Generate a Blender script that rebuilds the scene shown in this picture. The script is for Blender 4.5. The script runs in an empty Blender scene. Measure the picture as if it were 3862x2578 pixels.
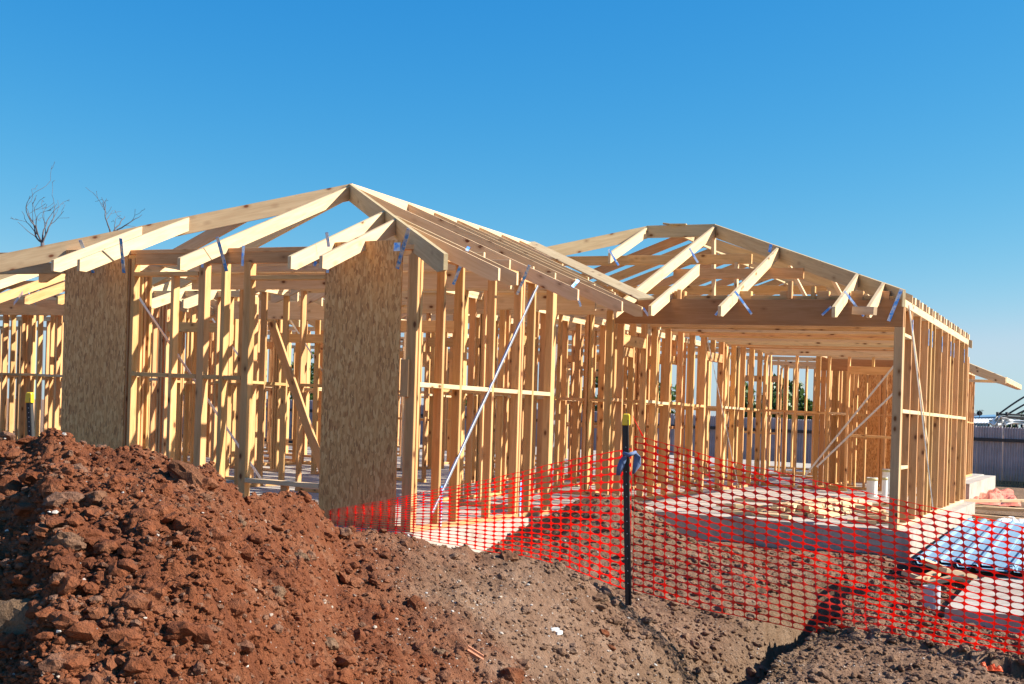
import bpy, bmesh, math, random
import numpy as np
from mathutils import Vector, Matrix
random.seed(7); rng = np.random.default_rng(7)
S = bpy.context.scene
COL = S.collection
# ------------------------------------------------------------------ camera
F, PX, PY, H = 4650.0, 1931.0, 1547.0, 1.21
ROLL, AZ = math.atan(.030), math.radians(26.25)
cR, sR = math.cos(ROLL), math.sin(ROLL)
U = np.array([math.cos(AZ), math.sin(AZ), 0.0]); W = np.array([-math.sin(AZ), math.cos(AZ), 0.0]); Z = np.array([0, 0, 1.0])
cam = bpy.data.cameras.new("camera"); co = bpy.data.objects.new("camera", cam); COL.objects.link(co); S.camera = co
r_ = cR * U + sR * Z; u_ = -sR * U + cR * Z; b_ = -W
co.matrix_world = Matrix(((r_[0], u_[0], b_[0], 0), (r_[1], u_[1], b_[1], 0), (r_[2], u_[2], b_[2], H), (0, 0, 0, 1)))
cam.sensor_width = 36; cam.sensor_fit = 'HORIZONTAL'; cam.lens = F / 3862 * 36; cam.shift_y = 258 / 3862; cam.clip_start = .05; cam.clip_end = 3000
# ------------------------------------------------------------------ light
SUN_EL, SUN_TH = math.radians(33), math.radians(25)
sv = Vector((math.cos(SUN_TH) * math.cos(SUN_EL), math.sin(SUN_TH) * math.cos(SUN_EL), math.sin(SUN_EL)))
wd = bpy.data.worlds.new("World"); S.world = wd; wd.use_nodes = True
nt = wd.node_tree; nt.nodes.clear()
sky = nt.nodes.new("ShaderNodeTexSky"); sky.sky_type = 'NISHITA'; sky.sun_disc = False
sky.sun_elevation = SUN_EL; sky.sun_rotation = math.radians(90) - SUN_TH; sky.air_density = 1.0; sky.dust_density = 0.2; sky.ozone_density = 3.0
bg = nt.nodes.new("ShaderNodeBackground"); bg.inputs[1].default_value = .13
ou = nt.nodes.new("ShaderNodeOutputWorld"); _sp = nt.nodes.new("ShaderNodeSeparateColor"); _cb = nt.nodes.new("ShaderNodeCombineColor"); nt.links.new(sky.outputs[0], _sp.inputs[0])
SKE = 2 ** -.86
for _i, (_g, _k, _h) in enumerate(((2.15, 1.22, .46), (.92, .745, .64), (.40, .79, .78))):      # deep polarised blue, the same grade in every direction
    _a = nt.nodes.new("ShaderNodeMath"); _a.operation = 'MULTIPLY'; _a.inputs[1].default_value = .1346; nt.links.new(_sp.outputs[_i], _a.inputs[0])
    _c = nt.nodes.new("ShaderNodeMath"); _c.operation = 'MINIMUM'; _c.inputs[1].default_value = 1.1; nt.links.new(_a.outputs[0], _c.inputs[0])
    _p = nt.nodes.new("ShaderNodeMath"); _p.operation = 'POWER'; _p.inputs[1].default_value = _g; nt.links.new(_c.outputs[0], _p.inputs[0])
    _m = nt.nodes.new("ShaderNodeMath"); _m.operation = 'MULTIPLY'; _m.inputs[1].default_value = _k; nt.links.new(_p.outputs[0], _m.inputs[0])
    _n = nt.nodes.new("ShaderNodeMath"); _n.operation = 'SMOOTH_MIN'; _n.inputs[1].default_value = _h; _n.inputs[2].default_value = .12; nt.links.new(_m.outputs[0], _n.inputs[0])
    _q = nt.nodes.new("ShaderNodeMath"); _q.operation = 'MULTIPLY'; _q.inputs[1].default_value = SKE / .13; nt.links.new(_n.outputs[0], _q.inputs[0]); nt.links.new(_q.outputs[0], _cb.inputs[_i])
nt.links.new(_cb.outputs[0], bg.inputs[0]); nt.links.new(bg.outputs[0], ou.inputs[0])
sl = bpy.data.lights.new("sun", 'SUN'); sl.energy = 5.0; sl.angle = math.radians(.5); sl.color = (1.0, .95, .87)
so = bpy.data.objects.new("sun", sl); COL.objects.link(so); so.rotation_euler = sv.to_track_quat('Z', 'Y').to_euler(); so.location = (20, 10, 30)
S.view_settings.view_transform = 'Standard'; S.view_settings.look = 'None'; S.view_settings.gamma = 1; S.view_settings.exposure = 1.05
S.view_settings.use_curve_mapping = False
S.cycles.max_bounces = 8; S.cycles.diffuse_bounces = 5; S.cycles.transparent_max_bounces = 16

# ------------------------------------------------------------------ helpers
KX, KY, X0, Y0 = -.0156, -.0056, -5.0, 14.0      # the site falls a little to the right and to the back
def sh(p): return Vector((p[0], p[1], p[2] + KX * (p[0] - X0) + KY * (p[1] - Y0)))
def ray(x, y):
    dx, dy = x - PX, y - PY
    return U * ((dx * cR + dy * sR) / F) + W - Z * ((-dx * sR + dy * cR) / F)
def house(q): return (q[0], q[1], q[2] - KX * (q[0] - X0) - KY * (q[1] - Y0))
def atw(x, y, w): q = ray(x, y) * w; return Vector((q[0], q[1], q[2] + H))
def onX(x, y, X): q = ray(x, y); q = q * (X / q[0]); return house((q[0], q[1], q[2] + H))
def onY(x, y, Y): q = ray(x, y); q = q * (Y / q[1]); return house((q[0], q[1], q[2] + H))

def empty(name, loc=(0, 0, 0)):
    o = bpy.data.objects.new(name, None); o.location = loc; COL.objects.link(o); return o
def tag(o, label=None, cat=None, group=None, kind=None):
    if label: o['label'] = label
    if cat: o['category'] = cat
    if group: o['group'] = group
    if kind: o['kind'] = kind
    return o
def link(name, me, mat, parent=None, mw=None):
    o = bpy.data.objects.new(name, me)
    if mat is not None and not me.materials: me.materials.append(mat)
    COL.objects.link(o)
    if parent is not None:
        o.parent = parent
        P = Matrix.Translation(parent.location) if parent.type == 'EMPTY' and parent.parent is None else parent.matrix_basis
        o.matrix_parent_inverse = P.inverted()
    if mw is not None: o.matrix_basis = mw
    return o
def mesh(name, V, Fc, smooth=False):
    me = bpy.data.meshes.new(name); me.from_pydata([tuple(v) for v in V], [], Fc); me.update()
    if smooth: me.polygons.foreach_set('use_smooth', [True] * len(me.polygons))
    return me
def npmesh(name, V, Q, smooth=True):
    me = bpy.data.meshes.new(name); n = Q.shape[1]
    me.vertices.add(len(V)); me.vertices.foreach_set('co', V.astype(np.float32).ravel())
    me.loops.add(Q.size); me.loops.foreach_set('vertex_index', Q.astype(np.int32).ravel())
    me.polygons.add(len(Q)); me.polygons.foreach_set('loop_start', np.arange(0, Q.size, n, dtype=np.int32))
    me.polygons.foreach_set('use_smooth', np.full(len(Q), smooth)); me.update(calc_edges=True); return me
def frame_from(axis, up):
    z = Vector(axis).normalized(); y = Vector(up); y = (y - z * y.dot(z))
    if y.length < 1e-5: y = Vector((0, 1, 0)) - z * z.y
    y.normalize(); x = y.cross(z); return x, y, z
def timber(name, p0, p1, t, d, mat, parent, up=(0, 0, 1), sheared=True):
    """rectangular timber from p0 to p1 (centreline); d measured along up, t across; slightly eased edges"""
    if sheared: p0, p1 = sh(p0), sh(p1)
    else: p0, p1 = Vector(p0), Vector(p1)
    x, y, z = frame_from(p1 - p0, up); L = (p1 - p0).length
    e = .0035; a, b = t / 2, d / 2
    prof = [(-a + e, -b), (a - e, -b), (a, -b + e), (a, b - e), (a - e, b), (-a + e, b), (-a, b - e), (-a, -b + e)]
    V = [(px, py, 0) for px, py in prof] + [(px, py, L) for px, py in prof]
    Fc = [list(range(7, -1, -1)), list(range(8, 16))] + [[i, (i + 1) % 8, 8 + (i + 1) % 8, 8 + i] for i in range(8)]
    M = Matrix(((x[0], y[0], z[0], p0[0]), (x[1], y[1], z[1], p0[1]), (x[2], y[2], z[2], p0[2]), (0, 0, 0, 1)))
    return link(name, mesh(name, V, Fc), mat, parent, M)
def box(name, c, size, mat, parent=None, rz=0.0, sheared=False):
    c = sh(c) if sheared else Vector(c); a, b, h = size[0] / 2, size[1] / 2, size[2] / 2
    V = [(sx * a, sy * b, sz * h) for sz in (-1, 1) for sx, sy in ((-1, -1), (1, -1), (1, 1), (-1, 1))]
    Fc = [[3, 2, 1, 0], [4, 5, 6, 7], [0, 1, 5, 4], [1, 2, 6, 5], [2, 3, 7, 6], [3, 0, 4, 7]]
    return link(name, mesh(name, V, Fc), mat, parent, Matrix.Translation(c) @ Matrix.Rotation(rz, 4, 'Z'))
def rafter(name, top, tail, mat, parent, t=.035, d=.14, tail_h=.115, plumb=True):
    """sloping timber given by its TOP edge; plumb cuts, level cut under the tail"""
    top, tail = sh(top), sh(tail); run = Vector((tail[0] - top[0], tail[1] - top[1], 0)); Lh = run.length; run.normalize()
    drop = (tail[2] - top[2]) / Lh; dv = d * math.sqrt(1 + drop * drop); s_ = (dv - tail_h) / max(abs(drop), .05)
    side = run.cross(Vector((0, 0, 1)))
    ax = (run + Vector((0, 0, drop))).normalized(); x, y, z = side, ax.cross(side).normalized(), ax
    if y.z < 0: y = -y; x = -x
    P = [(0, 0), (Lh, drop * Lh), (Lh, drop * Lh - tail_h), (Lh - s_, drop * (Lh - s_) - dv), (0, -dv)] if tail_h else [(0, 0), (Lh, drop * Lh), (Lh, drop * Lh - dv), (0, -dv)]
    if tail_h: P[3] = (Lh - s_, drop * Lh - tail_h)
    V = []
    for sg in (-1, 1):
        for h, v in P:
            w = run * h + Vector((0, 0, v)) + side * (sg * t / 2); V.append((w.dot(x), w.dot(y), w.dot(z)))
    n = len(P); Fc = [list(range(n)), list(range(2 * n - 1, n - 1, -1))] + [[i, i + n, (i + 1) % n + n, (i + 1) % n] for i in range(n)]
    M = Matrix(((x[0], y[0], z[0], top[0]), (x[1], y[1], z[1], top[1]), (x[2], y[2], z[2], top[2]), (0, 0, 0, 1)))
    me = mesh(name, V, Fc); bm = bmesh.new(); bm.from_mesh(me); bmesh.ops.recalc_face_normals(bm, faces=bm.faces); bm.to_mesh(me); bm.free()
    return link(name, me, mat, parent, M)
def tube(name, pts, rad, mat, parent=None, n=8, caps=True):
    V, Fc = [], []; pts = [Vector(p) for p in pts]
    rad = rad if isinstance(rad, (list, tuple)) else [rad] * len(pts)
    for i, p in enumerate(pts):
        d = (pts[min(i + 1, len(pts) - 1)] - pts[max(i - 1, 0)]); x, y, z = frame_from(d, (0, 0, 1) if abs(d.normalized().z) < .95 else (0, 1, 0))
        for k in range(n): a = 2 * math.pi * k / n; V.append(p + x * (math.cos(a) * rad[i]) + y * (math.sin(a) * rad[i]))
    for i in range(len(pts) - 1):
        for k in range(n): Fc.append([i * n + k, i * n + (k + 1) % n, (i + 1) * n + (k + 1) % n, (i + 1) * n + k])
    if caps: Fc += [list(range(n - 1, -1, -1)), list(range((len(pts) - 1) * n, len(pts) * n))]
    return link(name, mesh(name, V, Fc, True), mat, parent)

# ------------------------------------------------------------------ materials
def newmat(name):
    m = bpy.data.materials.new(name); m.use_nodes = True; n = m.node_tree; b = n.nodes['Principled BSDF']; return m, n, b
def N(n, t, **kw):
    o = n.nodes.new(t)
    for k, v in kw.items():
        if k in o.inputs.keys() if isinstance(k, str) else False: o.inputs[k].default_value = v
        else: setattr(o, k, v)
    return o
def ramp(n, fac, stops):
    r = n.nodes.new('ShaderNodeValToRGB'); el = r.color_ramp.elements
    while len(el) < len(stops): el.new(.5)
    for e, (p, c) in zip(el, stops): e.position = p; e.color = (*c, 1) if len(c) == 3 else c
    n.links.new(fac, r.inputs[0]); return r.outputs[0]
def mix(n, fac, a, b, mode='MIX'):
    m = n.nodes.new('ShaderNodeMix'); m.data_type = 'RGBA'; m.blend_type = mode
    for s, v in ((m.inputs[0], fac), (m.inputs[6], a), (m.inputs[7], b)):
        if isinstance(v, (int, float)): s.default_value = v
        elif isinstance(v, tuple): s.default_value = (*v, 1) if len(v) == 3 else v
        else: n.links.new(v, s)
    return m.outputs[2]
def mapping(n, scale, loc_rand=0.0, coord='Object'):
    tc = n.nodes.new('ShaderNodeTexCoord'); mp = n.nodes.new('ShaderNodeMapping'); mp.inputs['Scale'].default_value = scale
    src = tc.outputs[coord]
    if loc_rand:
        oi = n.nodes.new('ShaderNodeObjectInfo'); ml = n.nodes.new('ShaderNodeMath'); ml.operation = 'MULTIPLY'; ml.inputs[1].default_value = loc_rand
        n.links.new(oi.outputs['Random'], ml.inputs[0]); ad = n.nodes.new('ShaderNodeVectorMath'); ad.operation = 'ADD'
        n.links.new(src, ad.inputs[0]); n.links.new(ml.outputs[0], ad.inputs[1]); src = ad.outputs[0]
    n.links.new(src, mp.inputs[0]); return mp.outputs[0]
def noise(n, vec, scale, detail=4, rough=.6, dist=0):
    t = n.nodes.new('ShaderNodeTexNoise'); t.inputs['Scale'].default_value = scale; t.inputs['Detail'].default_value = detail
    t.inputs['Roughness'].default_value = rough; t.inputs['Distortion'].default_value = dist
    if vec is not None: n.links.new(vec, t.inputs['Vector'])
    return t.outputs['Fac']
def bump(n, b, h, strength, dist):
    bp = n.nodes.new('ShaderNodeBump'); bp.inputs['Strength'].default_value = strength; bp.inputs['Distance'].default_value = dist
    n.links.new(h, bp.inputs['Height']); n.links.new(bp.outputs[0], b.inputs['Normal'])
def wood(name, light, dark, var=.16, knot=(.16, .06, .02)):
    m, n, b = newmat(name)
    v1 = mapping(n, (1, 1, .06), 37.0); g = noise(n, v1, 55, 4, .65, .6)
    v2 = mapping(n, (1, 1, .10), 11.0); g2 = noise(n, v2, 14, 3, .6, 1.2)
    mx = n.nodes.new('ShaderNodeMath'); mx.operation = 'MULTIPLY_ADD'; mx.inputs[1].default_value = .45
    n.links.new(g, mx.inputs[0]); h = n.nodes.new('ShaderNodeMath'); h.operation = 'MULTIPLY'; h.inputs[1].default_value = .6; n.links.new(g2, h.inputs[0]); n.links.new(h.outputs[0], mx.inputs[2])
    c = ramp(n, mx.outputs[0], [(.36, dark), (.66, light)])
    # knots: sparse stretched cells
    v3 = mapping(n, (1, 1, .55), 53.0); vo = n.nodes.new('ShaderNodeTexVoronoi'); vo.inputs['Scale'].default_value = 8.5; vo.inputs['Randomness'].default_value = 1
    n.links.new(v3, vo.inputs['Vector']); k = ramp(n, vo.outputs['Distance'], [(.10, (1, 1, 1)), (.18, (.28, .28, .28)), (.34, (0, 0, 0))])
    sp = n.nodes.new('ShaderNodeSeparateColor'); n.links.new(vo.outputs['Color'], sp.inputs[0])
    gt = n.nodes.new('ShaderNodeMath'); gt.operation = 'GREATER_THAN'; gt.inputs[1].default_value = .48; n.links.new(sp.outputs[0], gt.inputs[0])
    km = n.nodes.new('ShaderNodeMath'); km.operation = 'MULTIPLY'; n.links.new(gt.outputs[0], km.inputs[0]); n.links.new(k, km.inputs[1])
    c = mix(n, km.outputs[0], c, knot)
    oi = n.nodes.new('ShaderNodeObjectInfo'); hs = n.nodes.new('ShaderNodeHueSaturation')
    mr = n.nodes.new('ShaderNodeMapRange'); mr.inputs[3].default_value = 1 - var; mr.inputs[4].default_value = 1 + var; n.links.new(oi.outputs['Random'], mr.inputs[0]); n.links.new(mr.outputs[0], hs.inputs['Value'])
    wn = n.nodes.new('ShaderNodeTexWhiteNoise'); wn.noise_dimensions = '1D'; n.links.new(oi.outputs['Random'], wn.inputs['W'])
    mr2 = n.nodes.new('ShaderNodeMapRange'); mr2.inputs[3].default_value = .491; mr2.inputs[4].default_value = .506; n.links.new(wn.outputs['Value'], mr2.inputs[0]); n.links.new(mr2.outputs[0], hs.inputs['Hue'])
    n.links.new(c, hs.inputs['Color']); n.links.new(hs.outputs[0], b.inputs['Base Color'])
    b.inputs['Roughness'].default_value = .75; b.inputs['Specular IOR Level'].default_value = .25
    bump(n, b, mx.outputs[0], .35, .002)
    return m
M_STUD = wood('stud_pine', (.70, .405, .172), (.53, .270, .092), .20)
M_RAFT = wood('rafter_pine', (.74, .54, .31), (.62, .41, .21), .08)
M_HIP = wood('grey_pine', (.56, .42, .235), (.43, .30, .155), .08)
M_BEAM = wood('beam_pine', (.43, .23, .10), (.33, .165, .06), .05); M_POST = wood('grey_post_pine', (.52, .34, .19), (.41, .25, .13), .05)
def osb(name):
    m, n, b = newmat(name)
    cs = []
    for i, (rot, sc) in enumerate((((0, .35, 0), (56, 56, 15)), ((0, -.4, .0), (64, 64, 18)), ((0, 1.2, 0), (54, 54, 18)))):
        tc = n.nodes.new('ShaderNodeTexCoord'); mp = n.nodes.new('ShaderNodeMapping'); mp.inputs['Rotation'].default_value = rot; mp.inputs['Scale'].default_value = sc; mp.inputs['Location'].default_value = (i * 3.3, 0, i)
        n.links.new(tc.outputs['Object'], mp.inputs[0]); ds = n.nodes.new('ShaderNodeTexNoise'); ds.inputs['Scale'].default_value = .8; ds.inputs['Detail'].default_value = 3; n.links.new(mp.outputs[0], ds.inputs['Vector'])
        ad = n.nodes.new('ShaderNodeVectorMath'); ad.operation = 'ADD'; n.links.new(mp.outputs[0], ad.inputs[0]); n.links.new(ds.outputs['Color'], ad.inputs[1])
        vo = n.nodes.new('ShaderNodeTexVoronoi'); vo.inputs['Scale'].default_value = 1.0; n.links.new(ad.outputs[0], vo.inputs['Vector'])
        sp = n.nodes.new('ShaderNodeSeparateColor'); n.links.new(vo.outputs['Color'], sp.inputs[0]); cs.append((sp.outputs[0], sp.outputs[1], vo.outputs['Distance']))
    g1 = n.nodes.new('ShaderNodeMath'); g1.operation = 'GREATER_THAN'; g1.inputs[1].default_value = .5; n.links.new(cs[0][1], g1.inputs[0])
    g2 = n.nodes.new('ShaderNodeMath'); g2.operation = 'GREATER_THAN'; g2.inputs[1].default_value = .8; n.links.new(cs[1][1], g2.inputs[0])
    A = mix(n, g1.outputs[0], cs[0][0], cs[1][0]); A = mix(n, g2.outputs[0], A, cs[2][0])
    f = noise(n, mapping(n, (1, 1, .3)), 60, 5, .7)
    A = mix(n, .22, A, f)
    c = ramp(n, A, [(.05, (.36, .14, .035)), (.35, (.62, .29, .085)), (.6, (.71, .355, .110)), (.95, (.84, .50, .19))])
    n.links.new(c, b.inputs['Base Color']); b.inputs['Roughness'].default_value = .6; bump(n, b, A, .25, .002)
    return m
M_OSB = osb('strand_board')
def simple(name, col, rough=.6, metal=0, nscale=0, var=.15, coord='Object', spec=.5, bstr=0):
    m, n, b = newmat(name); b.inputs['Roughness'].default_value = rough; b.inputs['Metallic'].default_value = metal; b.inputs['Specular IOR Level'].default_value = spec
    if nscale:
        f = noise(n, mapping(n, (1, 1, 1), 0, coord), nscale, 6, .65)
        c = ramp(n, f, [(.3, tuple(x * (1 - var) for x in col)), (.7, tuple(min(1, x * (1 + var)) for x in col))]); n.links.new(c, b.inputs['Base Color'])
        if bstr: bump(n, b, f, bstr, .01)
    else: b.inputs['Base Color'].default_value = (*col, 1)
    return m
M_STEEL = simple('galvanised_steel', (.62, .66, .70), .35, .85, 30, .15)
M_STRAP = simple('strap_steel', (.50, .62, .78), .3, .8, 20, .2)
def strapmat():
    m, n, b = newmat('perforated_strap'); f = noise(n, mapping(n, (1, 1, 1), 9), 14, 3, .6)
    c = ramp(n, f, [(.42, (.06, .33, .90)), (.56, (.62, .70, .80))]); n.links.new(c, b.inputs['Base Color']); b.inputs['Roughness'].default_value = .3; b.inputs['Metallic'].default_value = .15  # bare steel grey, with the sky's reflection painted in as vivid blue patches
    return m
M_STRAP = strapmat()
def concrete(name, col):
    m, n, b = newmat(name)
    f1 = noise(n, mapping(n, (1, 1, 1)), 2.2, 8, .65); f2 = noise(n, mapping(n, (1, 1, 1)), 60, 4, .6)
    f = n.nodes.new('ShaderNodeMath'); f.operation = 'MULTIPLY_ADD'; f.inputs[1].default_value = .35; n.links.new(f2, f.inputs[0]); n.links.new(f1, f.inputs[2])
    c = ramp(n, f.outputs[0], [(.42, tuple(x * .72 for x in col)), (.62, col), (.85, tuple(min(x * 1.15, .8) for x in col))])
    st_ = ramp(n, noise(n, mapping(n, (1, 1, 1.6)), 1.1, 9, .72), [(.50, (0, 0, 0)), (.66, (.55, .55, .55))]); c = mix(n, st_, c, (.27, .17, .11))
    dk_ = ramp(n, noise(n, mapping(n, (1, 1, .5)), 7, 6, .7), [(.34, (.72, .71, .70)), (.5, (1, 1, 1))]); c = mix(n, .8, c, dk_, 'MULTIPLY')
    n.links.new(c, b.inputs['Base Color']); b.inputs['Roughness'].default_value = .85; bump(n, b, f2, .4, .006); return m
M_CONC = concrete('concrete', (.43, .375, .305))
M_BLACK = simple('black_steel', (.018, .017, .016), .5, 0, 40, .3)
M_YELLOW = simple('yellow_plastic', (.95, .58, .02), .35)
M_WHITE = simple('white_plastic', (.8, .8, .76), .4)
M_GREYPVC = simple('grey_pvc', (.42, .44, .46), .4)
M_TAPE = simple('blue_grey_rag', (.10, .15, .27), .8)
M_FENCE = simple('weathered_corrugated_steel', (.42, .37, .38), .55, .1, 3, .2, bstr=.1)
M_RAIL = simple('dark_rail_timber', (.05, .045, .042), .8, 0, 20, .3)
M_BLUE = simple('pale_blue_sheet', (.19, .32, .42), .65, 0, 5, .12, spec=.3)
M_TARP = simple('faded_orange_plastic', (.80, .22, .12), .5, 0, 8, .3)
M_ORNG = simple('bright_orange_rag', (.9, .12, .01), .6)
# soil: colour carried by the ground itself (red fill, brown subsoil, pale sand)
def soilmat(name, rock=False):
    m, n, b = newmat(name)
    at = n.nodes.new('ShaderNodeAttribute'); at.attribute_name = 'soil'; sp = n.nodes.new('ShaderNodeSeparateColor'); n.links.new(at.outputs['Color'], sp.inputs[0])
    v = mapping(n, (1, 1, 1)); f1 = noise(n, v, 3.0, 7, .68); f2 = noise(n, v, 38, 6, .7); f3 = noise(n, v, 140, 3, .6)
    def rm(stops):
        c = ramp(n, f1, [(.32, stops[0]), (.5, stops[1]), (.68, stops[2])]); return c
    red = rm(((.17, .055, .025), (.26, .084, .034), (.32, .135, .068)))
    brn = rm(((.20, .108, .062), (.285, .165, .100), (.37, .23, .148)))
    snd = rm(((.19, .115, .062), (.25, .16, .092), (.31, .21, .13)))
    ns = n.nodes.new('ShaderNodeMath'); ns.operation = 'MULTIPLY_ADD'; ns.inputs[1].default_value = 1.0; ns.inputs[2].default_value = -.50; n.links.new(noise(n, v, 2.6, 6, .7), ns.inputs[0])
    ad = n.nodes.new('ShaderNodeMath'); ad.operation = 'ADD'; n.links.new(sp.outputs[0], ad.inputs[0]); n.links.new(ns.outputs[0], ad.inputs[1]); ad.use_clamp = True
    fr = ramp(n, ad.outputs[0], [(.12, (0, 0, 0)), (.80, (1, 1, 1))])
    c = mix(n, fr, brn, red); c = mix(n, sp.outputs[1], c, snd)
    tn = ramp(n, sp.outputs[2], [(.84, (0, 0, 0)), (.90, (.65, .65, .65))]); c = mix(n, tn, c, (.26, .155, .10))
    dk = ramp(n, sp.outputs[2], [(.0, (.84, .81, .79)), (.5, (1.0, 1.0, 1.0))]) if rock else None
    if rock: c = mix(n, 1.0, c, dk, 'MULTIPLY')
    sm = ramp(n, f2, [(.3, (.55, .55, .55)), (.55, (1, 1, 1)), (.75, (1.0, 1.0, 1.0))]); c = mix(n, .75, c, sm, 'MULTIPLY')
    # small pale stones
    vo = n.nodes.new('ShaderNodeTexVoronoi'); vo.inputs['Scale'].default_value = 42; n.links.new(v, vo.inputs['Vector'])
    k = ramp(n, vo.outputs['Distance'], [(.16, (1, 1, 1)), (.2, (0, 0, 0))]); s2 = n.nodes.new('ShaderNodeSeparateColor'); n.links.new(vo.outputs['Color'], s2.inputs[0])
    gt = n.nodes.new('ShaderNodeMath'); gt.operation = 'GREATER_THAN'; gt.inputs[1].default_value = .86; n.links.new(s2.outputs[0], gt.inputs[0])
    km = n.nodes.new('ShaderNodeMath'); km.operation = 'MULTIPLY'; n.links.new(gt.outputs[0], km.inputs[0]); n.links.new(k, km.inputs[1])
    if not rock: c = mix(n, km.outputs[0], c, (.45, .40, .34))
    n.links.new(c, b.inputs['Base Color']); b.inputs['Roughness'].default_value = .95; b.inputs['Specular IOR Level'].default_value = .15
    mm = n.nodes.new('ShaderNodeMath'); mm.operation = 'MULTIPLY_ADD'; mm.inputs[1].default_value = .35; n.links.new(f3, mm.inputs[0]); n.links.new(f2, mm.inputs[2])
    f4 = noise(n, v, 13, 6, .72); m3 = n.nodes.new('ShaderNodeMath'); m3.operation = 'MULTIPLY_ADD'; m3.inputs[1].default_value = 1.6; n.links.new(f4, m3.inputs[0]); n.links.new(mm.outputs[0], m3.inputs[2])
    bump(n, b, m3.outputs[0], 1.0, .034 if not rock else .022); return m
M_SOIL = soilmat('soil'); M_CLOD = soilmat('clod_soil', True)
def pebmat():
    m, n, b = newmat('pebble_stone'); at = n.nodes.new('ShaderNodeAttribute'); at.attribute_name = 'soil'; n.links.new(at.outputs['Color'], b.inputs['Base Color']); b.inputs['Roughness'].default_value = .85; return m
M_PEB = pebmat()
def netmat():
    m, n, b = newmat('orange_net_plastic'); n.nodes.remove(b); out = n.nodes['Material Output']
    f = noise(n, mapping(n, (1, 1, 1)), 1.5, 2)
    c = ramp(n, f, [(.35, (.90, .030, .012)), (.65, (.98, .065, .020))])
    d = n.nodes.new('ShaderNodeBsdfPrincipled'); n.links.new(c, d.inputs['Base Color']); d.inputs['Roughness'].default_value = .45
    t = n.nodes.new('ShaderNodeBsdfTranslucent'); n.links.new(c, t.inputs[0]); mx = n.nodes.new('ShaderNodeMixShader'); mx.inputs[0].default_value = .6
    n.links.new(d.outputs[0], mx.inputs[1]); n.links.new(t.outputs[0], mx.inputs[2]); n.links.new(mx.outputs[0], out.inputs[0]); return m
M_NET = netmat()

# ------------------------------------------------------------------ terrain
def vnoise(x, y, seed):
    r = np.random.default_rng(seed); T = r.random((256, 256))
    xi, yi = np.floor(x).astype(int), np.floor(y).astype(int); fx, fy = x - xi, y - yi
    fx = fx * fx * (3 - 2 * fx); fy = fy * fy * (3 - 2 * fy); a, b_, c_, d_ = T[xi % 256, yi % 256], T[(xi + 1) % 256, yi % 256], T[xi % 256, (yi + 1) % 256], T[(xi + 1) % 256, (yi + 1) % 256]
    return (a * (1 - fx) + b_ * fx) * (1 - fy) + (c_ * (1 - fx) + d_ * fx) * fy
def fbm(x, y, s, seed, octv=4, g=.5):
    v = 0; a = 1; t = 0
    for i in range(octv):
        v = v + a * vnoise(x * s * 2 ** i + i * 17.3, y * s * 2 ** i + i * 9.1, seed + i); t += a; a *= g
    return v / t
def lumps(x, y, s, seed):
    """rounded clods: distance to jittered cell centres"""
    r = np.random.default_rng(seed); J = r.random((128, 128, 3)); x = x * s; y = y * s
    xi, yi = np.floor(x).astype(int), np.floor(y).astype(int); best = np.zeros_like(x)
    for dx in (-1, 0, 1):
        for dy in (-1, 0, 1):
            c = J[(xi + dx) % 128, (yi + dy) % 128]; rr = .25 + .5 * c[..., 2] ** 2
            d2 = ((xi + dx + c[..., 0] - x) ** 2 + (yi + dy + c[..., 1] - y) ** 2) / rr ** 2
            best = np.maximum(best, np.sqrt(np.clip(1 - d2, 0, 1)) * rr)
    return best
def sstep(a, b, x): t = np.clip((x - a) / (b - a), 0, 1); return t * t * (3 - 2 * t)
SX = np.array([-900, 0, 120, 193, 262, 337, 474, 561, 624, 736, 811, 892, 936, 1048, 1154, 1204, 1300, 1338, 1374, 1507, 1609, 1685, 1777, 1813, 1967, 2145, 2365, 2700, 2932, 3184, 3464, 3697, 3862, 4400.])
SY = np.array([1800, 1718, 1690, 1640, 1640, 1677, 1695, 1697, 1722, 1756, 1785, 1848, 1882, 1880, 1880, 1910, 1992, 1998, 2014, 2010, 2028, 2048, 2058, 2080, 2095, 2145, 2225, 2310, 2365, 2410, 2435, 2495, 2540, 2640.]) + np.interp(SX, [-900, 850, 1300, 1600], [-34, -22, 2, 12])
SW = np.interp(SX, [-900, 0, 900, 1300, 1800, 2370, 3100, 3862, 4400], [6.2, 6.0, 6.3, 7.6, 8.6, 9.25, 9.0, 8.7, 8.4])
SZ = H - (SY - (PY + .03 * (SX - PX))) * SW / F
ST = (SX - PX) / F
def base_ground(X, Y):
    g = -.37 + .0 * X + -.012 * np.clip(Y - 12, 0, 25); g = g + .05 * (fbm(X, Y, .35, 5, 3) - .5) * 2
    return g + .09 * sstep(12.4, 14.0, Y) * sstep(17, 15, Y) * sstep(-2.0, -2.6, X) - .14 * sstep(-1.6, .5, X) * sstep(16, 9, Y)
TR = [(-2.30, 6.9), (-2.38, 8.2), (-2.28, 9.6), (-2.40, 11.0), (-2.33, 11.7)]
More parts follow.
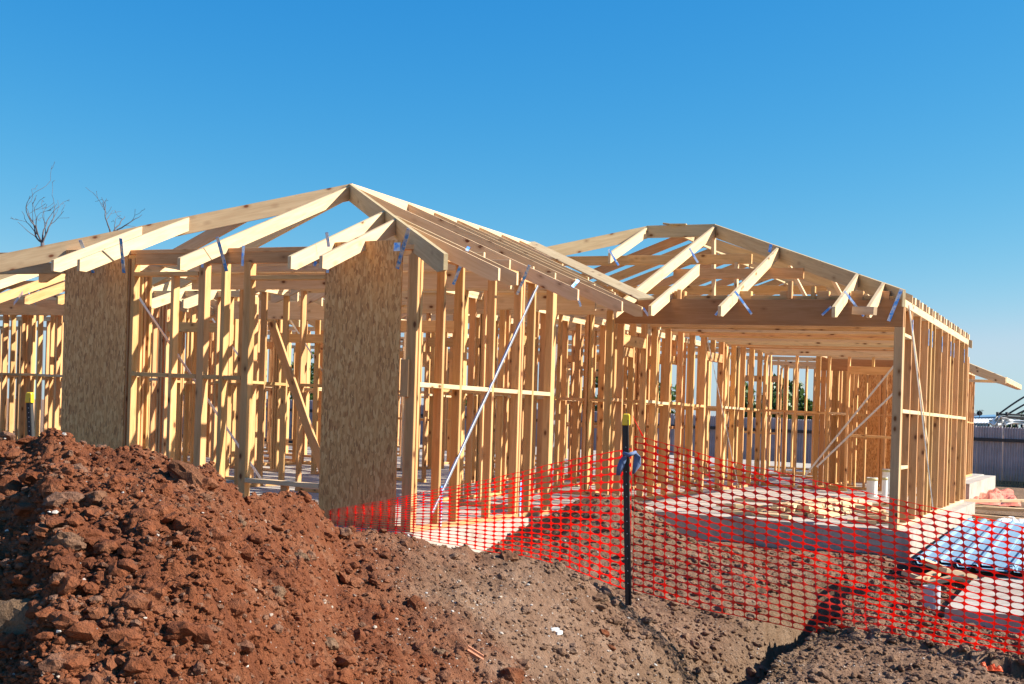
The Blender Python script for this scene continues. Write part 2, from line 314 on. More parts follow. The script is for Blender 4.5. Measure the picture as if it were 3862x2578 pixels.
def terrain(X, Y, fine=True):
    u = X * U[0] + Y * U[1]; w = np.maximum(X * W[0] + Y * W[1], .3); t = u / w
    zc = np.interp(t, ST, SZ); wc = np.interp(t, ST, SW)
    g = base_ground(X, Y)
    # slope towards the viewer, steeper on the heap
    sl_ = np.interp(t, [-.45, -.2, -.05, .1, .25, .5], [.30, .27, .17, .12, .10, .07])
    front = zc - sl_ * np.clip(wc - w, 0, None) - .05 * np.clip(wc - w - 1.5, 0, None) ** 1.3
    bk = np.interp(t, [-.45, -.1, .1, .2, .5], [.62, .5, .4, .25, .15])
    back = zc - bk * np.clip(w - wc, 0, None) ** 1.15 * 1.0
    z = np.where(w < wc, front, np.maximum(back, g))
    # second low crest in front, lower left
    def bumpg(X_, Y_, cx, cy, r, h): return h * np.exp(-(((X_ - cx) ** 2 + (Y_ - cy) ** 2) / r ** 2))
    for (px, ww, r, h) in ((960, 4.6, .55, .20), (420, 4.9, .5, .10), (150, 4.2, .5, .08), (1150, 5.6, .5, .10), (700, 3.9, .4, .10), (1900, 6.6, .7, .06)):
        a = (px - PX) / F * ww; cx, cy = a * U[0] + ww * W[0], a * U[1] + ww * W[1]; z = z + bumpg(X, Y, cx, cy, r, h)
    # sandy mound by the slab corner
    md = .56 * np.exp(-(((X + 4.75) / .78) ** 2 + ((Y - 12.15) / .8) ** 2)) + .20 * np.exp(-(((X + 4.1) / 1.3) ** 2 + ((Y - 11.4) / 1.0) ** 2)) + .26 * np.exp(-(((X + 5.6) / .7) ** 2 + ((Y - 12.6) / .8) ** 2))
    z = z + md
    # trench
    d = np.full_like(X, 9.0); 
    for (x0, y0), (x1, y1) in zip(TR[:-1], TR[1:]):
        vx, vy = x1 - x0, y1 - y0; s = np.clip(((X - x0) * vx + (Y - y0) * vy) / (vx * vx + vy * vy), 0, 1); d = np.minimum(d, np.hypot(X - x0 - s * vx, Y - y0 - s * vy))
    d = d + .12 * (fbm(X, Y, 2.2, 31, 3) - .5)
    tr = 1 - sstep(.24, .36, d); xc = np.interp(Y, [q[1] for q in TR], [q[0] for q in TR])
    lf = np.where(X < xc, np.clip(1 - (d - .24) / 1.0, 0, 1) ** 1.5, 0) * sstep(11.2, 9.3, Y); z = z - np.maximum(tr * (.62 + .0 * d), lf * .62)
    z = z + .10 * np.exp(-((d - .62) / .22) ** 2) * (fbm(X, Y, 1.8, 77, 3))
    near = sstep(26, 9, w); red = soil_mask(X, Y)[..., 0]
    amp = (.35 + .65 * red) * near
    z = z + .16 * (fbm(X, Y, 1.1, 11, 3) - .5) * (.3 + .7 * red) * near
    if fine:
        Xw, Yw = X + .11 * (fbm(X, Y, 5, 91, 4, .6) - .5), Y + .11 * (fbm(X, Y, 5, 95, 4, .6) - .5)
        z = z + amp * (.035 * lumps(Xw, Yw, 3.1, 21) + .026 * lumps(Xw + 3.3, Yw, 7.3, 22) + .022 * lumps(Xw, Yw + 1.7, 15.0, 23)) + near * (.5 + .5 * red) * .014 * lumps(Xw + .7, Yw + 5.1, 31.0, 24)
        z = z + near * (.75 + .4 * red) * (.085 * (fbm(X, Y, 3.7, 41, 5, .66) - .5) + .046 * (fbm(X, Y, 22, 51, 4, .7) - .5))
    # keep below the concrete
    ins = ((X > -19) & (X < -5.95) & (Y > 9.97) & (Y < 24.4) & ~((X < -11.05) & (Y < 13.95))) | ((X > -6) & (X < -2.15) & (Y > 14.8) & (Y < 24.4))
    z = np.where(ins, np.minimum(z, -.35), z)
    ins2 = (X > -1.2) & (Y > 10.65) & (Y < 20)
    z = np.where(ins2, np.minimum(z, -.62), z)
    return z
def soil_mask(X, Y):
    u = X * U[0] + Y * U[1]; w = np.maximum(X * W[0] + Y * W[1], .3); t = u / w
    n1 = fbm(X, Y, .9, 61, 4)
    red = sstep(.20, -.22, t + (n1 - .5) * .25 + (w - 6) * .050) * sstep(12.5, 10.5, w + 2 * t)
    md = np.exp(-(((X + 4.5) / 1.2) ** 2 + ((Y - 12.0) / 1.1) ** 2))
    sand = np.clip(.75 * sstep(.3, .6, md) * (.5 + n1), 0, 1)
    d = np.full_like(X, 9.0)
    for (x0, y0), (x1, y1) in zip(TR[:-1], TR[1:]):
        vx, vy = x1 - x0, y1 - y0; s = np.clip(((X - x0) * vx + (Y - y0) * vy) / (vx * vx + vy * vy), 0, 1); d = np.minimum(d, np.hypot(X - x0 - s * vx, Y - y0 - s * vy))
    sand = np.maximum(sand, .75 * sstep(.75, .3, d) * (.6 + .6 * n1)); sand = np.maximum(sand, .7 * sstep(15, 18, w) * sstep(.25, .33, t) * sstep(.45, .6, n1 + .1))
    return np.stack([red, sand, np.zeros_like(red)], -1)
def set_soil(me, X, Y, dup=1):
    c = soil_mask(X, Y); c = np.concatenate([c, np.ones(c.shape[:-1] + (1,))], -1).reshape(-1, 4)
    if dup > 1: c[:, 2] = np.random.default_rng(5).random(len(c)); c = np.repeat(c, dup, 0)
    a = me.attributes.new('soil', 'FLOAT_COLOR', 'POINT'); a.data.foreach_set('color', c.astype(np.float32).ravel())
tcol = np.concatenate([np.linspace(-2.6, -.46, 26)[:-1], np.linspace(-.46, .46, 860), np.linspace(.46, 2.6, 26)[1:]])
wrow = np.concatenate([np.linspace(.9, 2.6, 14)[:-1], 1 / np.linspace(1 / 2.6, 1 / 14.5, 820), np.linspace(14.5, 60, 90)[1:], np.geomspace(60, 700, 20)[1:]])
TT, WW = np.meshgrid(tcol, wrow); XX = TT * WW * U[0] + WW * W[0]; YY = TT * WW * U[1] + WW * W[1]
ZZ = terrain(XX, YY)
nr, nc = XX.shape; idx = np.arange(nr * nc).reshape(nr, nc)
Q = np.stack([idx[:-1, :-1], idx[:-1, 1:], idx[1:, 1:], idx[1:, :-1]], -1).reshape(-1, 4)
me = npmesh('ground', np.stack([XX, YY, ZZ], -1).reshape(-1, 3), Q); set_soil(me, XX, YY)
g_ = link('ground', me, M_SOIL); tag(g_, kind='structure')
# ground behind and around the viewer
gp = link('ground', mesh('ground_far', [(-900, -900, -1.4), (900, -900, -1.4), (900, 900, -1.4), (-900, 900, -1.4)], [[0, 1, 2, 3]]), simple('plain_earth', (.40, .29, .20), .95, 0, .4, .2)); tag(gp, kind='structure')

# clods and pebbles lying on the ground
def ico(sub):
    bm = bmesh.new(); bmesh.ops.create_icosphere(bm, subdivisions=sub, radius=1); V = np.array([v.co[:] for v in bm.verts]); T = np.array([[v.index for v in f.verts] for f in bm.faces]); bm.free(); return V, T
ICO = {1: ico(1), 2: ico(2), 3: ico(3)}
def n3(P, s, seed):
    return (vnoise(P[..., 0] * s + 31, P[..., 1] * s + P[..., 2] * s * 1.7 + 11, seed) + vnoise(P[..., 2] * s + 7, P[..., 0] * s * 1.3 - P[..., 1] * s + 51, seed + 1)) / 2
def rocky(V, seed, amp=.8):
    r = np.random.default_rng(seed); P = V.copy()
    for k in range(7):   # chipped flats
        d = r.normal(size=3); d /= np.linalg.norm(d); h = r.uniform(.62, .92); s = P @ d; P = P - np.outer(np.clip(s - h, 0, None) * .85, d)
    P = P * (1 + amp * (n3(V + r.random() * 9, 1.6, seed) - .5) + amp * .6 * (n3(V, 3.7, seed + 5) - .5) + amp * .35 * (n3(V, 9.5, seed + 9) - .5))[:, None]
    return P
def scatter(name, count, smin, smax, sub, mat, tlo, thi, wlo, whi, seed, color=None, keep=None, pw=2.6, sink=.25, flat=.75):
    r = np.random.default_rng(seed); V0, T0 = ICO[sub]; variants = [rocky(V0, seed + i) for i in range(14)]
    t = r.uniform(tlo, thi, count); w = 1 / r.uniform(1 / whi, 1 / wlo, count)
    x = t * w * U[0] + w * W[0]; y = t * w * U[1] + w * W[1]; s = smin + (smax - smin) * r.random(count) ** pw
    if keep is not None: k = keep(x, y, t, w, r, s); x, y, s = x[k], y[k], s[k]
    k = ~(((x < -5.8) & (y > 9.8) & (x > -11.1)) | ((x < -2.0) & (y > 14.6)) | ((x > -1.3) & (y > 10.5) & (y < 20))); x, y, s = x[k], y[k], s[k]
    z = terrain(x, y); n = len(x); out = np.empty((n, len(V0), 3)); 
    for i in range(n):
        a, b_, c_ = r.uniform(0, 6.28, 3); ca, sa, cb, sb = math.cos(a), math.sin(a), math.cos(b_), math.sin(b_)
        R = np.array([[ca, -sa, 0], [sa, ca, 0], [0, 0, 1]]) @ np.array([[1, 0, 0], [0, cb, -sb], [0, sb, cb]]) 
        sc = s[i] * np.array([1, r.uniform(.6, 1), r.uniform(.5, .9)])
        P = (variants[i % 14] * sc) @ R.T; P[:, 2] *= flat; out[i] = P + [x[i], y[i], z[i] + s[i] * (.5 - sink) * flat]
    Q_ = (T0[None] + (np.arange(n) * len(V0))[:, None, None]).reshape(-1, 3)
    me = npmesh(name, out.reshape(-1, 3), Q_, False)
    if color is None: set_soil(me, x, y, len(V0))
    else:
        c = np.array([color[r.integers(len(color))] for _ in range(n)]) * r.uniform(.75, 1.15, (n, 1)); c = np.repeat(np.concatenate([c, np.ones((n, 1))], 1), len(V0), 0)
        a = me.attributes.new('soil', 'FLOAT_COLOR', 'POINT'); a.data.foreach_set('color', c.astype(np.float32).ravel())
    o = link(name, me, mat); return o
def kr(x, y, t, w, r, s): return r.random(len(x)) < .25 + .75 * soil_mask(x, y)[:, 0]
tag(scatter('mound_clods', 5200, .010, .060, 2, M_CLOD, -.02, .43, 8.8, 14.2, 105, keep=lambda x, y, t, w, r, s: r.random(len(x)) < .8, pw=3.4), 'lumpy brown clods on the mound and trench sides behind the mesh', 'mound clods', kind='stuff')
tag(scatter('trench_clods', 7000, .007, .042, 2, M_CLOD, .04, .45, 6.0, 10.2, 107, keep=lambda x, y, t, w, r, s: r.random(len(x)) < .85, pw=3.6), 'crumbled brown clods along the trench and under the mesh', 'trench clods', kind='stuff')
tag(scatter('soil_clods', 5600, .010, .060, 2, M_CLOD, -.44, .44, 3.2, 9.8, 101, keep=kr, pw=4.2), 'crumbly reddish-brown clods lying all over the dirt heap', 'soil clods', kind='stuff')
tag(scatter('soil_crumbs', 56000, .005, .022, 1, M_CLOD, -.44, .44, 3.0, 13.5, 102, pw=1.6), 'fine earth crumbs scattered over the heap and bare ground', 'soil crumbs', kind='stuff')
def kg(x, y, t, w, r, s): return r.random(len(x)) < np.clip(1.0 - soil_mask(x, y)[:, 0] * .95, .05, 1)
tag(scatter('gravel', 15000, .004, .017, 1, M_PEB, -.42, .44, 3.2, 13.5, 103, color=[(.40, .31, .23), (.46, .39, .32), (.34, .25, .18), (.56, .51, .44), (.26, .17, .11), (.30, .19, .12)], keep=kg, pw=2.2, sink=.1), 'pale gravel stones scattered over the brown earth', 'gravel', kind='stuff')

# ------------------------------------------------------------------ concrete
def extr(name, poly, zt, zb, mat, sheared=True):
    V = [sh((x, y, zt)) if sheared else (x, y, zt) for x, y in poly] + [(x, y, zb) for x, y in poly]; n = len(poly)
    Fc = [list(range(n)), list(range(2 * n - 1, n - 1, -1))] + [[i, i + n, (i + 1) % n + n, (i + 1) % n][::-1] for i in range(n)]
    me = mesh(name, V, Fc); bm = bmesh.new(); bm.from_mesh(me); bmesh.ops.recalc_face_normals(bm, faces=bm.faces)
    bm.to_mesh(me); bm.free(); return link(name, me, mat)
slab = extr('house_slab', [(-11, 9.88), (-5.87, 9.88), (-5.87, 14.72), (-2.13, 14.72), (-2.13, 21.9), (-3.3, 21.9), (-3.3, 36), (-18.5, 36), (-18.5, 13.9), (-11, 13.9)], 0, -1.0, M_CONC); tag(slab, kind='structure')
extr('rear_slab', [(-3.9, 29.5), (-3.0, 29.5), (-3.0, 36), (-3.9, 36)], -.02, -1.2, M_CONC)['kind'] = 'structure'
pv = extr('side_slab', [(-1.24, 10.6), (6, 10.6), (6, 24), (-1.24, 24)], -.30, -1.2, M_CONC, False); pv['kind'] = 'structure'

# ------------------------------------------------------------------ timber frames
T35, T45 = .035, .045
def strap(parent, top, bots, wdt=.03, mat=None):
    """hoop iron strap folded over a rafter: flat steel strips"""
    for b in bots: timber('strap', top, b, wdt, .004, mat or M_STRAP, parent, up=(.5, -.85, .1))
def wall(par, axis, c, a0, a1, inward, z1=2.7, sp=.45, opening=(), skip_top=False, studs=None, nog=True, t=T35, dbl=True, z0=0.0):
    """stud wall; axis 'x' or 'y'; c = outer face; inward = +-1"""
    m = c + inward * .045
    def P(a, z, off=0): return (a, m + off, z) if axis == 'x' else (m + off, a, z)
    topd = .09 if dbl else .045
    ops = [(o[0], o[1]) for o in opening]
    segs = []; cur = a0
    for o in sorted(ops): segs.append((cur, o[0])); cur = o[1]
    segs.append((cur, a1))
    for s0, s1 in segs:
        if s1 - s0 > .1: timber('bottom_plate', P(s0, z0 + .0225), P(s1, z0 + .0225), .09, .045, M_STUD, par)
    timber('top_plate', P(a0, z1 - .0225), P(a1, z1 - .0225), .09, .0448, M_RAFT, par)
    if dbl: timber('ribbon_plate', P(a0 + .02, z1 - .0675), P(a1 - .02, z1 - .0675), .088, .044, M_RAFT, par)
    if studs is None:
        n = max(1, round((a1 - a0) / sp)); studs = [a0 + .02 + (a1 - a0 - .04) * i / n for i in range(n + 1)]
        studs = [s + (random.uniform(-.02, .02) if 0 < i < n else 0) for i, s in enumerate(studs)]
        extra = []
        for s in studs[1:-1]:
            if random.random() < .16: extra.append(s + .05)
        studs = sorted([s for s in studs + extra if not any(o0 - .02 < s < o1 + .02 for o0, o1 in ops)] + [o0 - .02 for o0, _ in ops] + [o1 + .02 for _, o1 in ops])
    up = (0, 1, 0) if axis == 'x' else (1, 0, 0)
    prev = None
    for s in studs:
        tt = t
        if isinstance(s, tuple): s, tt = s
        timber('stud', P(s, z0 + .045), P(s, z1 - topd), tt, .0895, M_STUD, par, up=up)
        if nog and prev is not None and s - prev > .12 and not any(abs((prev + s) / 2 - (o0 + o1) / 2) < (o1 - o0) / 2 for o0, o1 in ops):
            zz = z0 + 1.385 + random.uniform(-.006, .006)
            timber('noggin', P(prev + t / 2, zz), P(s - tt / 2, zz), .086, .040, M_STUD if random.random() < .7 else M_RAFT, par)
        prev = s
    for o in opening:
        if len(o) > 2:
            timber('lintel', P(o[0], o[2] + .07), P(o[1], o[2] + .07), .07, .14, M_STUD, par)
            for k in range(1, max(2, int((o[1] - o[0]) / .5))):
                a = o[0] + (o[1] - o[0]) * k / max(2, int((o[1] - o[0]) / .5)); 
                if z1 - topd - o[2] - .14 > .05: timber('jack_stud', P(a, o[2] + .14), P(a, z1 - topd), t, .08, M_STUD, par, up=up)
        if len(o) > 3 and o[3] > 0: timber('sill', P(o[0], o[3]), P(o[1], o[3]), .09, .045, M_STUD, par)

# ---- wing A: front left
A = empty('house_frame', sh((-8.2, 9.94, 0))); tag(A, 'timber frame of front left wing with two strand board panels and pointed hip roof', 'house frame')
SL = .428                    # roof slope
ZR, YA, XA, XL = 3.74, 12.15, -8.2, -10.46
OH = .69
def zroof(d): return 2.75 + SL * d * 1.02       # top of rafters, d metres inside the wall line
up = (0, 1, 0)
# front wall
yw = 9.94
for s, t in ((-10.39, .045), (-10.0, .045), (-9.52, .045), (-9.45, .045), (-6.95, .045), (-6.5, .045), (-6.02, .045)):
    timber('stud', (s, yw + .058, .045), (s, yw + .058, 2.61), t, .09, M_STUD, A, up=up)
for s, t, zt in ((-8.90, .045, 2.44), (-8.51, .09, 2.56), (-8.235, .05, 2.61), (-7.93, .085, 2.56)):
    timber('stud', (s, yw + .058, .045 if s < -8 else .0), (s, yw + .058, zt), t, .09, M_STUD, A, up=up)
for a, b in ((-10.42, -7.0), (-7.0, -5.98)): timber('bottom_plate', (a, yw + .058, .0225), (b, yw + .058, .0225), .09, .045, M_STUD, A) if a < -8 or True else None
timber('top_plate', (-12.6, yw + .058, 2.68), (-5.98, yw + .058, 2.68), .09, .045, M_STUD, A)
timber('lintel', (-9.42, yw + .04, 2.62), (-7.0, yw + .04, 2.62), .045, .15, M_STUD, A)
timber('trimmer', (-9.43, yw + .05, 2.445), (-8.56, yw + .05, 2.445), .085, .045, M_STUD, A)
timber('trimmer', (-7.88, yw + .05, 2.40), (-6.98, yw + .05, 2.40), .085, .045, M_STUD, A)
for a, b in ((-9.43, -8.93), (-8.88, -8.56), (-8.46, -8.27), (-8.2, -7.98), (-7.88, -6.98)):
    if a < -8 : timber('noggin', (a, yw + .058, 1.385), (b, yw + .058, 1.385), .085, .045, M_STUD, A)
timber('sill', (-7.88, yw + .05, .36), (-6.98, yw + .05, .36), .09, .045, M_RAFT, A)
timber('jack_stud', (-7.42, yw + .058, .045), (-7.42, yw + .058, .336), .08, .045, M_STUD, A, up=up)
timber('brace_board', (-7.87, yw + .35, 1.98), (-6.98, yw + .35, .08), .09, .035, M_STUD, A, up=(0, 1, 0)).data
timber('lintel', (-12.7, yw + .04, 2.52), (-10.45, yw + .04, 2.52), .045, .12, M_HIP, A)
for x0, x1, zb, zt in ((-10.41, -9.51, .0, 2.72), (-6.97, -6.10, -.03, 2.74)):
    box('wall_panel', ((x0 + x1) / 2, yw + .005, (zb + zt) / 2), (x1 - x0, .012, zt - zb), M_OSB, A, sheared=True)
timber('nailing_plate', (-6.03, yw + .0, 1.27), (-6.03, yw + .0, 1.62), .09, .035, M_STUD, A, up=up)
box('connector_plate', (-6.16, yw - .004, 2.68), (.07, .004, .08), M_STRAP, A, sheared=True)
# wall towards the patio side
xm = -5.93; upx = (1, 0, 0)
ms = [9.97, 10.03, 10.48, 10.85, 11.56, 12.19, 12.25, 12.54, 13.04]
for s in ms: timber('stud', (xm - .045, s, .045), (xm - .045, s, 2.62), .042, .0895, M_STUD, A, up=upx)
timber('bottom_plate', (xm - .045, 9.95, .0225), (xm - .045, 13.1, .0225), .09, .045, M_STUD, A)
timber('top_plate', (xm - .045, 9.95, 2.68), (xm - .045, 15.0, 2.68), .09, .045, M_STUD, A)
timber('top_plate', (xm - .045, 9.97, 2.635), (xm - .045, 13.1, 2.635), .088, .0445, M_STUD, A)
for a, b in zip(ms[1:-1], ms[2:]):
    if b - a > .1: timber('noggin', (xm - .045, a + .022, 1.39), (xm - .045, b - .022, 1.39), .088, .045, M_RAFT, A)
p = onX(2030, 1075, xm + .01); q = onX(1632, 1935, xm + .01); timber('steel_brace', p, q, .03, .006, M_STEEL, A, up=upx)
timber('steel_brace', (p[0] - .012, p[1], p[2]), (q[0] - .012, q[1], q[2]), .004, .028, M_STEEL, A, up=upx)
for s in (10.5, 12.28): timber('strap', (xm + .012, s, .02), (xm + .012, s, .42), .03, .002, M_STRAP, A, up=upx)
# further walls of wing A and the main body
wall(A, 'y', -10.41, 10.1, 13.9, 1, sp=.5, opening=((11.2, 12.6),))
wall(A, 'x', 13.15, -9.6, -5.98, 1, opening=((-8.7, -7.2, 2.1),))
wall(A, 'y', -7.65, 13.3, 16.4, 1, opening=((15.2, 16.1, 2.1),))
wall(A, 'x', 16.45, -10.4, -6.05, 1, sp=.45, opening=((-9.6, -8.7, 2.1),))
wall(A, 'y', -9.2, 16.6, 20.4, 1, sp=.6)
wall(A, 'x', 20.5, -10.4, -6.05, 1, opening=((-8.6, -7.2, 2.1, 1.0),))
# ceiling joists
for y in np.arange(10.75, 20.4, .6): timber('ceiling_joist', (-10.4, y, 2.76), (-5.97, y, 2.76), T35, .11, M_RAFT, A)
timber('hanging_beam', (-10.4, 12.0, 2.60), (-5.97, 12.0, 2.60), .045, .20, M_RAFT, A); timber('hanging_beam', (-8.6, 14.4, 2.60), (-5.97, 14.4, 2.60), .045, .22, M_RAFT, A)
# roof A
def zA(d): return 2.80 + (ZR - 2.80) * d / 2.24
YT, XT = 9.94 - OH, -5.93 + OH
zt = zA(-OH)
for x in (-9.87, -9.51, -6.89, -6.54):
    d = min(x - XL, -5.93 - x); rafter('rafter', (x, 9.94 + d - .02, zA(d)), (x, YT, zt), M_RAFT, A, t=.038)
rafter('rafter', (XA, YA, ZR), (XA, YT, zt), M_RAFT, A, t=.038)
rafter('hip_rafter', (XA, YA, ZR + .02), (-5.93 + OH - .0, 9.94 - OH, zt + .0), M_HIP, A, t=.038, d=.19, tail_h=.14)
rafter('hip_rafter', (XA, YA, ZR + .02), (XL - OH, 9.94 - OH, zt + .0), M_HIP, A, t=.038, d=.19, tail_h=.14)
timber('ridge_board', (XA, YA, ZR - .07), (XA, 17.3, ZR - .07), T35, .19, M_RAFT, A)
for y in (10.27, 10.66):
    d = y - 9.94; rafter('rafter', (-5.93 - d + .02, y, zA(d)), (XT, y, zt), M_RAFT, A, t=.038)
for y in (12.15, 13.45, 14.12):
    rafter('rafter', (XA + .02, y, ZR), (XT, y, zt), M_RAFT, A, t=.038)
for y in (14.75, 15.4, 16.1, 16.7):
    dx = y - 14.2; rafter('rafter', (XA + .02, y, ZR), (-5.3 - dx, y, ZR - (ZR - 2.5) * ((2.9 - dx) / 2.95)), M_RAFT, A, t=.038, tail_h=0)
for y in (12.15, 13.45, 14.12, 14.75, 15.4, 16.1, 16.7, 17.3):
    rafter('rafter', (XA - .02, y, ZR), (XL - .35, y, zA(-.35)), M_RAFT, A, t=.038)
for y in (10.27, 10.66, 11.4):
    d = y - 9.94; rafter('rafter', (XL + d - .02, y, zA(d)), (XL - OH, y, zt), M_RAFT, A, t=.038)
# valley board: wide plank bedded on the rafters
p0, p1 = sh((-8.25, 17.12, ZR + .03)), sh((-5.16, 14.02, 2.60)); ax = (p1 - p0).normalized()
timber('valley_board', p0, p1, .215, .022, M_HIP, A, up=(.15, -.35, 1), sheared=False)
# straps
def eave_strap(par, x, y, z, side=1):
    strap(par, (x, y, z), [(x + .03 * side, y + .02, z - .42)], .032)
strap(A, onY(302, 905, 9.60), [onY(352, 1028, 9.88)], .032); strap(A, onY(455, 898, 9.62), [onY(467, 1028, 9.88)], .034)
strap(A, onY(819, 893, 9.62), [onY(855, 1022, 9.88)], .032); strap(A, onY(918, 925, 9.90), [onY(914, 1002, 9.90)], .026); strap(A, onY(764, 965, 9.90), [onY(763, 1008, 9.90)], .026)
strap(A, onY(1232, 875, 9.66), [onY(1240, 930, 9.70)], .030); strap(A, onY(1237, 985, 9.915), [onY(1235, 1028, 9.915)], .028); strap(A, onY(1193, 985, 9.88), [onY(1184, 1002, 9.88)], .03)
strap(A, onY(1541, 862, 9.5), [onY(1498, 1012, 9.85)], .035)
strap(A, onX(1740, 992, -5.8), [onX(1710, 1072, -5.9)], .03); strap(A, onX(1997, 1000, -5.5), [onX(1950, 1110, -5.85)], .03)
strap(A, onX(2182, 1055, -5.3), [onX(2158, 1082, -5.3)], .035); strap(A, onX(2168, 1085, -5.9), [onX(2190, 1155, -5.9)], .028); strap(A, onX(1768, 930, -5.6), [onX(1760, 945, -5.6)], .03)
# steel angle brace inside the window opening
for yy, pts in ((10.7, [(510, 1100), (1000, 1830)]), (16.4, [(1062, 1155), (1230, 1420)]), (14.2, [(800, 1200), (900, 1340)])):
    timber('steel_brace', onY(*pts[0], yy), onY(*pts[1], yy), .028, .004, M_STEEL, A, up=(0, 1, 0))

# ---- wing B: right, round the patio
B = empty('house_frame', sh((-2.28, 14.8, 0))); tag(B, 'timber frame of right wing with a deep beam over its open patio', 'house frame')
xr, yb = -2.28, 14.80
timber('patio_beam', (-5.86, yb + .035, 2.52), (xr - .002, yb + .035, 2.52), .07, .315, M_BEAM, B)
timber('corner_post', (xr - .05, yb + .05, .0), (xr - .05, yb + .05, 2.36), .10, .10, M_POST, B, up=upx)
rs = [15.50, 16.19, 16.90, 17.20, 17.25, 17.57, 18.27, 18.95, 19.27, 19.32, 19.65, 20.36, 21.03, 21.58]
for s in [14.93] + rs: timber('stud', (xr - .045, s, .045), (xr - .045, s, 2.60), .038, .0895, M_STUD, B, up=upx)
timber('bottom_plate', (xr - .045, 14.9, .0225), (xr - .045, 21.62, .0225), .09, .045, M_RAFT, B)
timber('top_plate', (xr - .045, 14.88, 2.645), (xr - .045, 21.62, 2.645), .09, .09, M_RAFT, B)
for a, b in zip([14.93] + rs[:-1], rs):
    if b - a > .1: timber('noggin', (xr - .045, a + .02, 1.385), (xr - .045, b - .02, 1.385), .088, .045, M_RAFT, B)
timber('noggin', (xr - .045, 14.95, 2.28), (xr - .045, 15.48, 2.28), .088, .04, M_RAFT, B); timber('noggin', (xr - .045, 14.95, .72), (xr - .045, 15.48, .72), .088, .04, M_RAFT, B)
for k, s in enumerate(rs):
    if k % 2 == 0: timber('brace_packer', (xr + .004, s, 2.50), (xr + .004, s, 2.28), .03, .004, M_STRAP, B, up=upx)
timber('steel_brace', onX(3428, 1150, xr + .01), onX(3521, 1938, xr + .01), .02, .012, M_STEEL, B, up=upx)
timber('steel_brace', onX(3428, 1150, xr - .02), onX(3500, 1700, xr - .02), .05, .02, M_RAFT, B, up=upx)
# roof B
zb_t = zA(-OH); ZB = 4.12; XB, YB = -5.59, 18.12; SB = (ZB - 2.80) / 3.31
def zBf(d): return 2.80 + SB * d
for x, ytop in ((-6.69, 18.12), (-5.59, 18.12), (-5.14, 15.95), (-4.27, 9), (-2.94, 9), (-2.56, 9)):
    if ytop == 9: ytop = yb + (xr - x) - .02
    tail = (yb - OH) if x > -5.8 else 16.6
    rafter('rafter', (x, ytop, zBf(ytop - yb)), (x, tail, zBf(tail - yb)), M_RAFT, B, t=.04, tail_h=.115 if x > -5.5 else 0)
rafter('hip_rafter', (XB, YB, ZB + .02), (xr, yb, zBf(0) - .01), M_HIP, B, t=.04, d=.19, tail_h=0)
rafter('hip_rafter', (-6.69, YB, ZB + .02), (-8.1, 16.71, ZB + .02 - SB * 1.41), M_HIP, B, t=.04, d=.19, tail_h=0)
timber('ridge_board', (XB, YB, ZB - .07), (-6.69, YB, ZB - .07), T35, .19, M_HIP, B)
timber('batten', (-6.3, 18.1, ZB + .032), (-6.05, 18.13, ZB + .032), .09, .02, M_HIP, B)
timber('batten', (-6.42, 18.1, ZB + .05), (-6.32, 18.13, ZB + .04), .09, .02, M_HIP, B)
timber('ridge_board', (-6.1, 18.15, ZB - .07), (-6.1, 25.5, ZB - .07), T35, .19, M_HIP, B)
for y in (18.5, 19.3, 20.1, 21.0, 21.9, 22.8, 23.7, 24.6, 25.4):
    rafter('rafter', (-6.12, y, ZB), (-9.9, y, zBf(-.2)), M_STUD, B, t=.038, tail_h=0)
for y in (18.7, 19.6, 21.9, 22.8, 23.7, 24.6): rafter('rafter', (-6.08, y, ZB), (xr - .25, y, zBf(.2)), M_HIP, B, t=.038, tail_h=0)
for y in np.arange(15.45, 21.6, .6):
    d = min(y - yb, 3.31)
    if d > .1: rafter('rafter', (xr - d, y, zBf(d)), (xr, y, zBf(0) - .01), M_RAFT, B, t=.038, d=.11, tail_h=0)
    timber('ceiling_joist', (xr - .2, y + .25, 2.74), (xr, y + .25, 2.74), .12, .085, M_RAFT, B)
timber('underpurlin', (-8.1, 17.3, 3.50), (-4.78, 17.3, 3.50), .045, .14, M_STUD, B)
timber('underpurlin', (-5.6, 16.3, 3.17), (-3.8, 16.3, 3.17), .045, .14, M_STUD, B)
timber('underpurlin', (-8.2, 19.6, 3.30), (-4.2, 19.6, 3.30), .045, .14, M_STUD, B)
for x0, y0, z0, x1, y1, z1 in ((-5.0, 17.3, 2.8, -5.0, 17.3, 3.45), (-3.9, 17.3, 2.78, -4.25, 17.35, 3.4), (-4.6, 16.3, 2.7, -4.6, 16.3, 3.1), (-3.2, 16.2, 2.72, -3.5, 16.4, 3.2), (-2.8, 15.8, 2.72, -3.05, 16.0, 3.0), (-5.6, 18.2, 2.8, -5.6, 18.1, 3.95)):
    timber('roof_strut', (x0, y0, z0), (x1, y1, z1), .045, .09, M_RAFT, B, up=(0, 1, 0))
for x in (-5.85, -5.1, -4.25, -3.75, -3.3, -2.9, -2.6): timber('beam_packer', (x, yb + .12, 2.735), (x + .14, yb + .12, 2.735), .09, .10, M_STUD, B)
timber('beam_ledger', (-5.2, yb + .11, 2.70), (-2.4, yb + .11, 2.70), .045, .06, M_STUD, B)
for x, y, z, h in ((-3.62, yb + .06, 2.79, .22), (-3.35, yb + .10, 2.76, .16), (-5.02, yb + .06, 2.75, .10)): timber('jack_stud', (x, y, z - .1), (x, y, z + h * .5), .06, .05, M_STUD, B, up=upx)
for y in np.arange(15.35, 22.3, .45): zj = 2.50 + random.uniform(-.012, .012); timber('ceiling_joist', (-5.9, y, zj), (xr - .1, y, zj), T35, .12, M_RAFT if random.random() < .6 else M_STUD, B)
strap(B, onY(2295, 940, 15.6), [onY(2333, 1000, 15.7)], .03); strap(B, onY(2600, 935, 15.9), [onY(2632, 990, 15.9)], .03)
